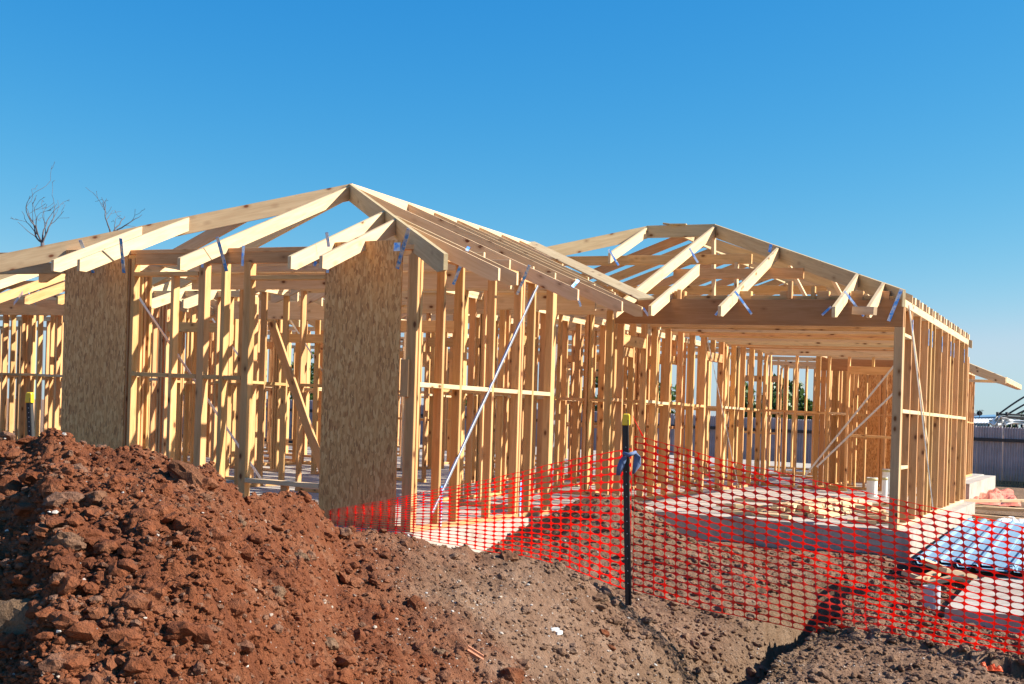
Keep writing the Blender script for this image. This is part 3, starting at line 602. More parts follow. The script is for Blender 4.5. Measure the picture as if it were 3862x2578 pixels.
strap(B, onY(2772, 1098, 14.55), [onY(2835, 1184, 14.76)], .03); strap(B, onY(3186, 1098, 14.5), [onY(3258, 1192, 14.76)], .03); strap(B, onY(3135, 1155, 14.76), [onY(3100, 1188, 14.76)], .028)
strap(B, onY(3400, 1090, 14.72), [onY(3351, 1210, 14.77)], .042); strap(B, onY(2908, 920, 16.7), [onY(2902, 950, 16.7)], .04); strap(B, onY(2710, 1172, 14.76), [onY(2698, 1188, 14.76)], .028)
strap(B, onY(2425, 1160, 14.55), [onY(2446, 1190, 14.5)], .03)
timber('noggin', (-2.75, 14.28, 2.50), (-2.46, 14.0, 2.47), .045, .09, M_RAFT, B)
# patio walls
wall(B, 'y', -5.93, 14.9, 22.4, -1, z1=2.62, sp=.56, studs=None, t=.045, opening=((15.35, 16.2, 2.12), (19.0, 19.9, 2.12)))
wall(B, 'y', -6.95, 16.6, 22.0, -1, z1=2.6, sp=.6, t=.045, opening=((17.4, 18.4, 2.1), (20.0, 21.0, 2.1, 1.0)))
wall(B, 'x', 22.4, -5.9, -2.35, 1, z1=2.45, sp=.6, t=.04, opening=((-4.35, -3.55, 2.1, 1.0),), dbl=False)
wall(B, 'x', 26.5, -7.0, -2.9, 1, z1=2.5, sp=.45)
wall(B, 'y', -5.0, 22.6, 26.5, 1, z1=2.5, sp=.5)
wall(B, 'x', 24.0, -4.9, -3.4, 1, z1=2.5, sp=.3, opening=((-4.5, -4.1),)); box('wall_panel', (-4.45, 25.2, 1.25), (.62, .02, 2.4), M_OSB, B, sheared=True); box('wall_panel', (-3.72, 25.2, 1.25), (.45, .02, 2.4), M_OSB, B, sheared=True)
wall(B, 'x', 23.3, -4.9, -2.5, 1, z1=2.45, sp=.36, opening=((-3.4, -2.7, 2.1),)); wall(B, 'y', -3.7, 23.4, 27.2, 1, z1=2.5, sp=.42); wall(B, 'x', 28.0, -7, -3, 1, z1=2.5, sp=.4, opening=((-6.2, -5.4, 2.1, .9),))
timber('lintel', (-5.0, 22.9, 2.28), (-3.6, 22.9, 2.28), .045, .22, M_BEAM, B)
wall(B, 'y', -3.0, 22.6, 26.5, 1, z1=2.5, sp=.5, opening=((23.4, 25.2, 2.1, 1.0),))
box('wall_panel', (-4.05, 26.46, 1.25), (.9, .02, 2.4), M_OSB, B, sheared=True)
for a, b, yy in (((3395, 1350), (2990, 1850), 22.36), ((3372, 1480), (3080, 1760), 22.3)):
    timber('steel_brace', onY(*a, yy), onY(*b, yy), .035, .006, M_STEEL, B, up=(0, 1, 0))
timber('steel_brace', onX(2660, 1235, -5.9), onX(2785, 1835, -5.9), .025, .006, M_STEEL, B, up=upx)

# ---- main body behind and wing C at the far left
C = empty('house_frame', sh((-12.5, 16.0, 0))); tag(C, 'rear rooms of the timber frame seen through the openings of the front left wing', 'house frame')
wall(C, 'x', 14.0, -13.2, -11.0, 1, opening=((-12.6, -11.7, 2.1),))
wall(C, 'x', 16.2, -14.0, -10.6, 1, opening=((-12.2, -11.3, 2.1),))
wall(C, 'y', -11.6, 16.3, 20.5, 1, opening=((17.2, 18.4, 2.1),))
wall(C, 'y', -13.6, 16.4, 21.0, 1, sp=.6)
wall(C, 'x', 18.6, -17.5, -11.7, 1, opening=((-15.6, -14.2, 2.1), (-13.2, -12.5, 2.1)))
wall(C, 'x', 21.0, -16.5, -6.8, 1, opening=((-13.2, -11.6, 2.1, .9), (-10, -9, 2.1)))
wall(C, 'x', 23.8, -16.0, -6.2, 1, sp=.6, opening=((-14.5, -12.5, 2.1), (-10.6, -9.0, 2.1, .9)))
timber('lintel', (-14.2, 15.6, 2.56), (-10.5, 15.6, 2.56), .07, .28, M_RAFT, C)
for y in (16.9, 17.5, 18.1, 19.3, 19.9): timber('ceiling_joist', (-14.0, y, 2.78), (-10.5, y, 2.78), T35, .11, M_RAFT, C)
for y in (14.6, 15.2, 15.8): rafter('rafter', (-12.3, y, 3.45), (-10.7, y, 2.75), M_RAFT, C, tail_h=0); rafter('rafter', (-12.3, y, 3.45), (-14.2, y, 2.70), M_RAFT, C, tail_h=0)
for x in (-12.9, -12.3, -11.7): rafter('rafter', (x, 15.3, 3.20), (x, 13.3, 2.50), M_RAFT, C)
timber('steel_post', (-11.45, 18.9, 0), (-11.45, 18.9, 2.6), .08, .08, M_STEEL, C); timber('steel_post', (-8.3, 18.3, 0), (-8.3, 18.3, 2.6), .09, .09, M_STEEL, C)
D = empty('house_frame', sh((-15.5, 14.0, 0))); tag(D, 'timber frame of the leftmost wing with a low hip roof behind the dirt heap', 'house frame')
wall(D, 'x', 14.6, -19.5, -13.4, 1, sp=.42, opening=((-15.0, -14.2, 2.1),)); wall(D, 'y', -13.4, 14.7, 18.4, -1, sp=.5); wall(D, 'x', 16.4, -19.5, -13.5, 1, sp=.5); wall(D, 'y', -16.2, 14.7, 18.4, 1, sp=.6)
timber('lintel', (-19.5, 14.56, 2.48), (-13.4, 14.56, 2.48), .045, .24, M_STUD, D)
dz, ez = 3.72, 2.58; da = (-15.9, 16.6, dz)
rafter('hip_rafter', da, (-13.0, 13.7, ez), M_HIP, D, d=.19, tail_h=.13); rafter('hip_rafter', da, (-18.8, 13.7, ez), M_HIP, D, d=.19, tail_h=.13)
for x in (-18.2, -17.5, -16.8, -15.9, -15.2, -14.5, -13.9):
    k = 2.9 - abs(x + 15.9); rafter('rafter', (x, 13.7 + k, ez + (dz - ez) * k / 2.9), (x, 13.7, ez), M_RAFT if x < -16 else M_STUD, D)
for y in (14.3, 14.9, 15.5, 16.1, 16.6, 17.2, 17.8, 18.6, 19.4, 20.2, 21.0):
    k = min(2.9, y - 13.7); rafter('rafter', (-13.0 - k, y, ez + (dz - ez) * k / 2.9), (-13.0, y, ez), M_HIP, D)
    rafter('rafter', (-18.8 + k, y, ez + (dz - ez) * k / 2.9), (-18.8, y, ez), M_HIP, D)
timber('ridge_board', (-15.9, 16.6, dz - .08), (-15.9, 23.0, dz - .08), T35, .19, M_RAFT, D)
timber('underpurlin', (-18.0, 15.4, 2.95), (-13.8, 15.4, 2.95), .045, .14, M_STUD, D); timber('underpurlin', (-18.4, 17.6, 2.95), (-13.4, 17.6, 2.95), .045, .14, M_STUD, D)
timber('lintel', (-18.8, 16.36, 2.80), (-13.2, 16.36, 2.80), .045, .18, M_STUD, D)
for y in (15.2, 15.8): timber('ceiling_joist', (-19.4, y, 2.72), (-13.5, y, 2.72), T35, .1, M_RAFT, D)
wall(D, 'x', 15.6, -24, -13.6, 1, sp=.42); wall(D, 'x', 19.2, -26, -14, 1, sp=.42); wall(D, 'x', 22.5, -28, -16.3, 1, sp=.45)
G = empty('house_frame', sh((-11, 24, 0))); tag(G, 'farthest stud walls of the timber frame behind the left window opening', 'house frame')
wall(G, 'x', 25.6, -20, -6.6, 1, sp=.45, opening=((-15.5, -14, 2.1),)); wall(G, 'x', 28.5, -22, -5, 1, sp=.5, opening=((-12.5, -11, 2.1, .9), (-8.6, -7.2, 2.1, .9))); wall(G, 'y', -12.4, 21.2, 25.5, 1, sp=.5); wall(G, 'y', -7.9, 17.2, 20.4, 1, sp=.5); wall(G, 'x', 19.7, -9.0, -7.0, 1, sp=.42)
strap(D, onY(85, 1103, 13.9), [onY(52, 1145, 14.5)], .06); strap(D, onY(108, 1103, 13.9), [onY(134, 1147, 14.5)], .045)
# ---- far rear right part with its eave sticking out
E_ = empty('house_frame', sh((-3.3, 31, 0))); tag(E_, 'far end of the timber frame with an eave sticking out to the right', 'house frame')
wall(E_, 'y', -3.45, 31.0, 34.5, -1, sp=.5); wall(E_, 'x', 31.0, -8, -3.5, 1, sp=.6)
for y in np.arange(31.2, 35, .6): rafter('rafter', (-7.0, y, 4.0), (-2.35, y, 2.42), M_RAFT, E_, t=.04)
rafter('hip_rafter', (-6.5, 34, 4.1), (-2.35, 30.1, 2.42), M_RAFT, E_, t=.04, d=.19, tail_h=.13)
timber('fascia', (-2.36, 30.2, 2.38), (-2.36, 35, 2.38), .03, .12, M_RAFT, E_)
timber('soffit_bearer', (-3.45, 30.9, 2.36), (-2.4, 30.9, 2.36), .045, .07, M_RAFT, E_)

# ------------------------------------------------------------------ barrier net and its pickets
def net(name, cols, rows, hole=(.470, .422), thick=.0016):
    """cols: list of (bottom point, top point); rows of rounded meshes between them"""
    nC = len(cols) - 1; K = 16
    P = np.zeros((nC + 1, rows + 1, 3))
    for i, (b_, t_) in enumerate(cols):
        b_, t_ = np.array(b_), np.array(t_)
        for j in range(rows + 1): P[i, j] = b_ + (t_ - b_) * j / rows
    r = np.random.default_rng(len(cols))
    ii, jj = np.meshgrid(np.arange(nC + 1), np.arange(rows + 1), indexing='ij')
    wv = .10 * (fbm(ii + jj * .35, jj * .7, .13, 7, 3) - .5) * np.clip(np.minimum(ii, nC - ii) / 3., 0, 1); wz = .022 * (fbm(ii.astype(float), jj.astype(float), .17, 17, 3) - .5)
    P[..., 0] += wv * W[0] * 3; P[..., 1] += wv * W[1] * 3; P[..., 2] += wz; P += r.normal(0, .0012, P.shape)
    P[..., 0] += .010 * U[0] * (fbm(ii.astype(float), jj.astype(float), .3, 27, 2) - .5); 
    V, Fc = [], []
    ang = [2 * math.pi * k / K + math.pi / 4 for k in range(K)]
    def sq(a):  # square boundary
        c, s = math.cos(a), math.sin(a); m = max(abs(c), abs(s)); return .5 + .5 * c / m, .5 + .5 * s / m
    def el(a):
        c, s = math.cos(a), math.sin(a); e = 2 / 2.6; return .5 + hole[0] * math.copysign(abs(c) ** e, c), .5 + hole[1] * math.copysign(abs(s) ** e, s)
    for i in range(nC):
        for j in range(rows):
            a, b_, c_, d_ = P[i, j], P[i + 1, j], P[i + 1, j + 1], P[i, j + 1]; base = len(V)
            for f_ in (sq, el):
                for an in ang:
                    u, v = f_(an)
                    if j == rows - 1 and f_ is el: v = min(v, .90)
                    if j == 0 and f_ is el: v = max(v, .14)
                    V.append((a * (1 - u) + b_ * u) * (1 - v) + (d_ * (1 - u) + c_ * u) * v)
            for k in range(K): k2 = (k + 1) % K; Fc.append([base + k, base + k2, base + K + k2, base + K + k])
    me = mesh(name, V, Fc); bm = bmesh.new(); bm.from_mesh(me); bmesh.ops.remove_doubles(bm, verts=bm.verts, dist=.0006); bm.to_mesh(me); bm.free()
    o = link(name, me, M_NET); md = o.modifiers.new('thickness', 'SOLIDIFY'); md.thickness = thick; md.offset = 0; return o
def curve_at(xs, ys, x): return float(np.interp(x, xs, ys))
# right hand length: from the picket to beyond the picture edge
TX, TY = [2401, 2425, 2700, 3000, 3222, 3432, 3862, 4500], [1640, 1645, 1724, 1797, 1846, 1890, 1986, 2120]
BX, BY = [2378, 2401, 2699, 2932, 3184, 3464, 3697, 3862, 4500], [2222, 2228, 2299, 2352, 2407, 2452, 2502, 2536, 2660]
cols = []; x = 2394.0; ww = 9.18
while x < 4420:
    wq = float(np.interp(x, [2394, 2900, 3862, 4500], [9.18, 9.05, 8.75, 8.6])); cols.append((atw(x - 8, curve_at(BX, BY, x), wq + .03), atw(x, curve_at(TX, TY, x), wq - .02 + .03 * math.sin(x * .011)))); x += float(np.interp(x, [2400, 2900, 3300, 3862], [40, 45, 50, 56]))
N1 = net('barrier_net', cols, 23); tag(N1, 'bright orange-red barrier mesh sloping down from the yellow-capped picket to the right', 'barrier mesh')
TX2, TY2 = [1120, 1226, 1500, 1615, 1856, 1999, 2074, 2212, 2366], [1960, 1926, 1878, 1852, 1806, 1768, 1747, 1715, 1688]
BX2, BY2 = [1120, 1338, 1507, 1711, 1813, 1982, 2145, 2350, 2372], [2010, 1998, 2012, 2045, 2070, 2094, 2138, 2216, 2224]
cols = []; x = 2378.0
while x > 1130:
    wq = float(np.interp(x, [1130, 1500, 1800, 2372], [11.6, 11.1, 10.5, 9.18])); cols.append((atw(x, curve_at(BX2, BY2, x) + 6, wq), atw(x + 4, curve_at(TX2, TY2, x), wq + .10 * math.sin(x * .006)))); x -= .0875 * F / wq * .88
cols.reverse(); N2 = net('barrier_net', cols, 17, hole=(.468, .425)); tag(N2, 'slack orange-red barrier mesh running left from the yellow-capped picket to the house corner', 'barrier mesh')
tg = tube('tie_string', [atw(2386, 1566, 9.14), atw(2404, 1604, 9.14), atw(2424, 1644, 9.15)], [.002, .003, .007], M_NET, None, 6); tg.parent = N1
def picket(x, ytop, ybot, w, hole_rows=12):
    b_, t_ = atw(x + 7, ybot + 60, w), atw(x - 4, ytop + 30, w); o = empty('star_picket', b_)
    ax = (t_ - b_); L = ax.length
    X_, Y_, Z_ = frame_from(ax, (W[0], W[1], 0)); R = .030
    prof = []
    for k in range(3):
        a = 2 * math.pi * k / 3 + math.radians(-65); ca, sa = math.cos(a), math.sin(a); nx, ny = -sa, ca
        prof += [(ca * .005 + nx * -.0035 * 1.6, sa * .005 + ny * -.0035 * 1.6), (ca * R - nx * .0026, sa * R - ny * .0026), (ca * R + nx * .0026, sa * R + ny * .0026), (ca * .005 + nx * .0035 * 1.6, sa * .005 + ny * .0035 * 1.6)]
    V = [b_ + X_ * p[0] + Y_ * p[1] for p in prof] + [t_ + X_ * p[0] + Y_ * p[1] for p in prof]; n = len(prof)
    Fc = [list(range(n))[::-1], list(range(n, 2 * n))] + [[i, (i + 1) % n, (i + 1) % n + n, i + n] for i in range(n)]
    link('steel_shaft', mesh('steel_shaft', V, Fc), M_BLACK, o)
    for k in range(hole_rows):
        c = b_ + ax * (.12 + .80 * k / hole_rows) - Vector(W) * .012 - Vector(U) * .008
        tube('tie_hole', [c, c - Vector(W) * .004], .0035, M_WHITE, o, 8)
    cp = t_ + Vector((0, 0, .015)); me = mesh('c', [(sx * a, sy * a * .8, z) for z, a in ((-.055, .029), (.022, .026), (.032, .018)) for sx, sy in ((-1, -1), (1, -1), (1, 1), (-1, 1))],
        [[3, 2, 1, 0], [8, 9, 10, 11]] + [[l * 4 + i, l * 4 + (i + 1) % 4, (l + 1) * 4 + (i + 1) % 4, (l + 1) * 4 + i] for l in range(2) for i in range(4)])
    c_ = link('cap', me, M_YELLOW, o, Matrix.Translation(cp) @ Matrix.Rotation(AZ - .2, 4, 'Z')); bv = c_.modifiers.new('round', 'BEVEL'); bv.width = .006; bv.segments = 2
    return o
tag(picket(2366, 1553, 2222, 9.15), 'black star picket with a yellow cap holding up the barrier mesh', 'star picket')
tag(picket(116, 1470, 1700, 10.0), 'black star picket with a yellow cap sticking up behind the dirt heap', 'star picket')
# rag tied to the picket
def ribbon(name, pts, wd_, mat, axis):
    V, Fc = [], []
    for i, p in enumerate(pts):
        k = wd_[i] if isinstance(wd_, (list, tuple)) else wd_; a = Vector(axis) * k * .5; fold = Vector(W) * (.012 * math.sin(i * 2.2)); V += [p - a, p + fold, p + a - fold * .4]
    for i in range(len(pts) - 1): Fc += [[3 * i, 3 * i + 1, 3 * i + 4, 3 * i + 3], [3 * i + 1, 3 * i + 2, 3 * i + 5, 3 * i + 4]]
    o = link(name, mesh(name, V, Fc, True), mat); m = o.modifiers.new('thickness', 'SOLIDIFY'); m.thickness = .002; return o
rg = empty('tied_rag', atw(2372, 1712, 9.1)); tag(rg, 'blue-grey cloth strip knotted round the yellow-capped picket', 'rag')
for pts, ww_ in (([(2362, 1712), (2350, 1732), (2341, 1758), (2331, 1792)], [.02, .05, .055, .03]), ([(2392, 1700), (2404, 1722), (2402, 1754), (2388, 1786)], [.02, .05, .06, .015])):
    o = ribbon('rag_tail', [atw(a, b_, 9.12) for a, b_ in pts], ww_, M_TAPE, U); o.parent = rg; o.matrix_parent_inverse = Matrix.Translation(rg.location).inverted()
tube('knot', [atw(2352, 1708, 9.12), atw(2372, 1716, 9.08), atw(2398, 1704, 9.12)], [.012, .017, .012], M_TAPE, rg, 8)

# ------------------------------------------------------------------ loose things on the ground
def single_rock(name, px, py, w, size, mat, seed, label, cat, red=.6, sand=.2, col=None, rot=0.0, lift=0.0):
    V, T = ICO[3]; P = rocky(V, seed, .55) * (np.array(size) / 2); c = atw(px, py, w); z = float(terrain(np.array([c.x]), np.array([c.y]))[0])
    P = P * (1 + .10 * (n3(V, 14., seed + 3) - .5))[:, None]; me = npmesh(name, P, T, False); n = len(V); cc = (col if col else (red, sand, 0)) + (1,)
    a = me.attributes.new('soil', 'FLOAT_COLOR', 'POINT'); a.data.foreach_set('color', np.tile(np.array(cc, dtype=np.float32), n))
    o = link(name, me, mat, None, Matrix.Translation((c.x, c.y, c.z + lift)) @ Matrix.Rotation(AZ, 4, 'Z') @ Matrix.Rotation(rot, 4, 'Y')); return tag(o, label, cat)
def surf_w(px, py, w0=2.8, w1=14):
    ws = np.linspace(w0, w1, 1500); r0 = ray(px, py); zz = r0[2] * ws + H; X_, Y_ = r0[0] * ws, r0[1] * ws; g = terrain(X_, Y_)
    k = np.nonzero(zz < g)[0]; return float(ws[k[0]]) if len(k) else w1
GR = 'large clods and stones on the dirt heap'
rocks = [
 (718, 1812, (.27, .15, .12), .75, 'big oblong pinkish-brown boulder on the right shoulder of the dirt heap', .75, .25, .6),
 (60, 2345, (.20, .16, .15), .5, 'pale sandy rock at the left edge, low on the heap', .15, .75, .2),
 (1240, 2430, (.085, .08, .07), .9, 'grooved greyish block at the foot of the red heap', .1, .35, .3),
 (1048, 2240, (.075, .09, .08), .9, 'tall rounded grey-brown clod standing between the red and brown soil', .05, .3, .1),
 (905, 1978, (.075, .05, .05), .9, 'light oval stone high on the right of the red heap', .2, .6, .1),
 (370, 1885, (.10, .10, .08), .9, 'square-faced brown lump below the heap summit', .5, .2, 0.),
 (40, 1850, (.14, .12, .11), .7, 'rounded dark red clod by the left edge under the summit', .95, 0., 0.),
 (205, 1850, (.10, .12, .11), .7, 'upright orange-red clod left of the summit', 1.0, 0., 0.),
 (250, 2050, (.13, .08, .08), .7, 'ribbed brown clod in the middle of the left slope', .3, .2, 0.),
 (400, 2070, (.10, .10, .08), .7, 'crumbling orange clod beside the ribbed one', 1., 0., 0.),
 (1915, 2105, (.14, .11, .11), .8, 'reddish-brown clod standing up where the mesh meets the heap', .55, .2, 0.),
 (2265, 2260, (.12, .09, .08), .7, 'grey-brown stone just below the star picket', .05, .4, 0.),
 (2275, 2390, (.11, .07, .07), .8, 'dark red clod on the brown slope below the picket', .9, 0., .2),
 (1570, 2290, (.11, .07, .12), .8, 'pointed terracotta-red shard leaning in the middle slope', .9, .1, -.5),
 (1660, 2465, (.10, .06, .06), .8, 'low grey stone near the clay pipe fragment', .1, .5, .1),
 (1925, 2560, (.16, .11, .12), .8, 'large orange clod at the bottom edge right of the pipe fragment', 1., .1, 0.),
 (1130, 2100, (.09, .045, .05), .8, 'flat oval pebble-like stone on the right flank of the red heap', .1, .6, .1),
 (2300, 2440, (.09, .04, .04), .8, 'thin red tile shard on the brown slope', .95, .1, .4)]
for i, (px, py, sz, _, lab, rd, sd, rt) in enumerate(rocks):
    single_rock('boulder' if i == 0 else 'rock', px, py, surf_w(px, py), sz, M_CLOD, 300 + i, lab, 'rock', rd, sd, None, rt)['group'] = GR
w_ = surf_w(2092, 2378); wc_ = atw(2092, 2374, w_)
o = empty('glazed_fragment', wc_); tag(o, 'broken white glazed block with an L shape lying on the brown slope', 'fragment')
for dx, dz, rx in ((0, 0, .3), (.022, -.018, .9)): box('broken_piece', (wc_.x + dx * U[0], wc_.y + dx * U[1], wc_.z + dz), (.055, .035, .022), M_WHITE, o, AZ + rx)
w_ = surf_w(1795, 2475); cc_ = atw(1795, 2472, w_); o = empty('clay_pipe_fragment', cc_); tag(o, 'broken terracotta pipe fragment with three grooves near the bottom edge', 'pipe fragment')
M_TERRA = simple('terracotta', (.42, .17, .085), .8, 0, 30, .2)
V, Fc = [], []
for k in range(9):
    a = math.radians(-55 + 110 * k / 8); rr = .045 + (.004 if k % 2 else -.003)
    for s_ in (-.05, .05):
        for r2 in (rr, rr - .012): V.append(cc_ + Vector(U) * (s_ * .85) + Vector(W) * (-math.cos(a) * r2) + Vector((0, 0, math.sin(a) * r2 - s_ * .5)))
for k in range(8): b_ = 4 * k; Fc += [[b_, b_ + 2, b_ + 6, b_ + 4], [b_ + 1, b_ + 5, b_ + 7, b_ + 3], [b_, b_ + 4, b_ + 5, b_ + 1], [b_ + 2, b_ + 3, b_ + 7, b_ + 6]]
Fc += [[0, 1, 3, 2], [32, 34, 35, 33]]
link('pipe_wall', mesh('pipe_wall', V, Fc), M_TERRA, o)

# roofing sheets stacked on bearers
st = empty('roof_sheet_stack', (-1.4, 15.5, -.40)); tag(st, 'stack of long pale blue ribbed roofing sheets lying beside the right wing', 'roofing sheets')
def rib_sheet(par, x0, y0, y1, z, rz):
    prof = [];
    for k in range(4):
        b_ = k * .19; prof += [(b_, 0), (b_ + .02, .036), (b_ + .05, .036), (b_ + .07, 0)]
    prof.append((.79, 0)); V = []
    for y in (0, y1 - y0):
        V += [(px, y, pz) for px, pz in prof]
    n = len(prof); Fc = [[i, i + 1, n + i + 1, n + i] for i in range(n - 1)]
    o = link('roofing_sheet', mesh('roofing_sheet', V, Fc), M_BLUE, par, Matrix.Translation((x0, y0, z)) @ Matrix.Rotation(rz, 4, 'Z')); m = o.modifiers.new('thickness', 'SOLIDIFY'); m.thickness = .0015; return o
for k in range(6): rib_sheet(st, -1.88 + .012 * k + random.uniform(-.03, .03), 13.0 + random.uniform(-.1, .1), 19.0 + random.uniform(-.15, .15), -.24 + .012 * k, .02)
for k in range(4): rib_sheet(st, -1.13 + random.uniform(-.03, .03), 13.2 + random.uniform(-.1, .1), 18.8, -.245 + .010 * k, .0)
GP = 'timber offcuts on the ground by the roofing sheets'
def lying(x, y, z, L, rz, t=.09, d=.045, lab=None, grp=GP, name='timber_offcut', mat=None, tilt=0.0, cat='timber'):
    a = Vector((math.cos(rz) * math.cos(tilt), math.sin(rz) * math.cos(tilt), math.sin(tilt))) * (L / 2); c = Vector((x, y, z))
    o = timber(name, c - a, c + a, t, d, mat or M_RAFT, None, sheared=False); return tag(o, lab, cat, grp)
for y, lab in ((13.4, 'nearest bearer under the blue roofing sheets'), (15.9, 'middle bearer under the blue roofing sheets'), (18.3, 'farthest bearer under the blue roofing sheets')):
    lying(-1.25, y, -.33, 1.6, 0, .09, .14, lab, mat=M_RAIL)
offs = [(-1.72, 12.62, .0), (-1.45, 12.35, .4), (-1.55, 12.7, -.3), (-1.25, 12.75, .9), (-1.62, 12.45, 1.2), (-1.35, 12.6, .7)]
for i, (x, y, rz) in enumerate(offs):
    z_ = float(terrain(np.array([x]), np.array([y]))[0]); lying(x, y, z_ + .06 + .055 * (i % 3), .34, rz, .09, .045, 'block %s in the heap under the blue sheets' % ('lowest at left', 'turned sideways near the front', 'leaning right of the middle', 'standing out at the right', 'crossing at the far left', 'on top at the back')[i], GP, tilt=random.uniform(-.35, .35))
lying(-.55, 16, -.20, 6.2, math.pi / 2 + .02, .09, .045, 'long dark timber lying along the right side of the blue sheets', mat=M_RAIL)
lying(-.30, 15.2, -.25, 4.5, math.pi / 2 + .03, .045, .045, 'thin dark batten on the concrete beside the blue sheets', mat=M_RAIL)
def gz(x, y): return float(terrain(np.array([x]), np.array([y]), False)[0])
def at_ground(px, py, z=-.45): r0 = ray(px, py); w0 = (z - H) / r0[2]; return atw(px, py, w0)
for px, py, L, rz, lab in ((3790, 1895, 2.6, .9, 'pale timber lying behind the blue sheets near the orange plastic'), (3740, 1925, 1.6, .05, 'short pale board on the sand beyond the blue sheets'), (3850, 1930, 2.2, -.35, 'pale board at the right edge beyond the blue sheets'), (3640, 1972, .9, .3, 'weathered board end by the slab side'), (3810, 1985, 2.4, -.3, 'grey board laid across the far end of the blue sheets')):
    c = at_ground(px, py, -.42); lying(c.x, c.y, c.z + .04 if 'across' not in lab else c.z + .12, L, rz, .12, .06, lab)
# crumpled plastics
def crumple(name, px, py, z, sx, sy, hgt, mat, seed, lab, cat, rz=0):
    c = at_ground(px, py, z); n = 46; a = np.linspace(-1, 1, n); A_, B_ = np.meshgrid(a, a); r = fbm(A_ + 5, B_ + 9, 1.7, seed, 4)
    rim = 1 + .35 * (fbm(A_ + 3, B_ + 3, .9, seed + 9, 2) - .5); x = A_ * sx / 2 * rim; y = B_ * sy / 2 * rim; zz = hgt * np.abs(r - .5) * 3.2 * (.25 + (1 - np.maximum(abs(A_), abs(B_)) ** 3))
    cr, sr = math.cos(rz), math.sin(rz); V = np.stack([c.x + x * cr - y * sr, c.y + x * sr + y * cr, c.z + zz], -1).reshape(-1, 3)
    idx = np.arange(n * n).reshape(n, n); Q = np.stack([idx[:-1, :-1], idx[:-1, 1:], idx[1:, 1:], idx[1:, :-1]], -1).reshape(-1, 4)
    o = link(name, npmesh(name, V, Q, False), mat); m = o.modifiers.new('thickness', 'SOLIDIFY'); m.thickness = .003; return tag(o, lab, cat)
crumple('plastic_sheet', 3700, 1872, -.55, 1.6, 6.5, .22, M_TARP, 5, 'crumpled faded orange plastic sheet behind the slab on the right', 'plastic sheet', .1)
crumple('plastic_sheet', 3225, 2098, -.43, .55, .22, .06, M_TARP, 9, 'crumpled pink-orange plastic strip on the dirt in front of the patio slab', 'plastic sheet', .2)
crumple('plastic_scrap', 3435, 2118, -.43, .42, .12, .035, M_ORNG, 12, 'bright orange plastic scrap beside the near end of the blue sheets', 'plastic scrap', -.2)
crumple('plastic_scrap', 3062, 2068, -.42, .18, .10, .035, M_ORNG, 14, 'small orange scrap close to the foot of the patio slab', 'plastic scrap')
crumple('plastic_scrap', 2968, 2058, -.42, .22, .10, .04, M_WHITE, 15, 'white crumpled scrap close to the foot of the patio slab', 'plastic scrap')
w_ = surf_w(3722, 2522); c = atw(3722, 2522, w_)
crumple('plastic_scrap', 3722, 2524, c.z, .20, .09, .05, M_ORNG, 16, 'orange plastic scrap under the lower edge of the barrier mesh', 'plastic scrap', .3)
crumple('paper_scrap', 3835, 1965, -.30, .5, 1.2, .06, M_WHITE, 18, 'white wrapping left on the far end of the blue sheets', 'wrapping')
# pipes
def pipe(px, py_top, py_bot, w, r, mat, lab, cat='pipe', ring=None):
    a, b_ = atw(px, py_bot, w), atw(px, py_top, w); b_.x, b_.y = a.x, a.y; o = empty('pipe', a); n = 20; V, Fc = [], []
    for rr, zz in ((r, a.z - .1), (r, b_.z), (r * .9, b_.z), (r * .9, a.z)): V += [(a.x + math.cos(6.2832 * k / n) * rr, a.y + math.sin(6.2832 * k / n) * rr, zz) for k in range(n)]
    for l in range(3): Fc += [[l * n + k, l * n + (k + 1) % n, (l + 1) * n + (k + 1) % n, (l + 1) * n + k] for k in range(n)]
    link('pipe_wall', mesh('pipe_wall', V, Fc, False), mat, o)
    if ring: tube('masking_tape', [(a.x, a.y, b_.z - .05), (a.x, a.y, b_.z - .01)], r * 1.06, ring, o, n)
    return tag(o, lab, cat)
M_MASK = simple('yellowed_tape', (.55, .47, .22), .7)
pipe(3511, 2209, 2312, 10.4, .073, M_GREYPVC, 'wide open grey drain pipe standing in the dirt below the blue sheets')
pipe(3288, 1800, 1856, 20.8, .09, M_WHITE, 'short white pipe with yellowed tape standing on the patio slab', ring=M_MASK)
pipe(3336, 1798, 1858, 20.6, .045, M_WHITE, 'thin white pipe between the two wider ones on the slab', ring=M_MASK)
pipe(3348, 1768, 1838, 21.4, .10, M_WHITE, 'tallest white pipe with yellowed tape next to the corner post', ring=M_MASK)
pipe(1741, 1678, 1712, 15.8, .035, M_WHITE, 'small white pipe seen between the studs left of the long steel brace', ring=M_MASK)
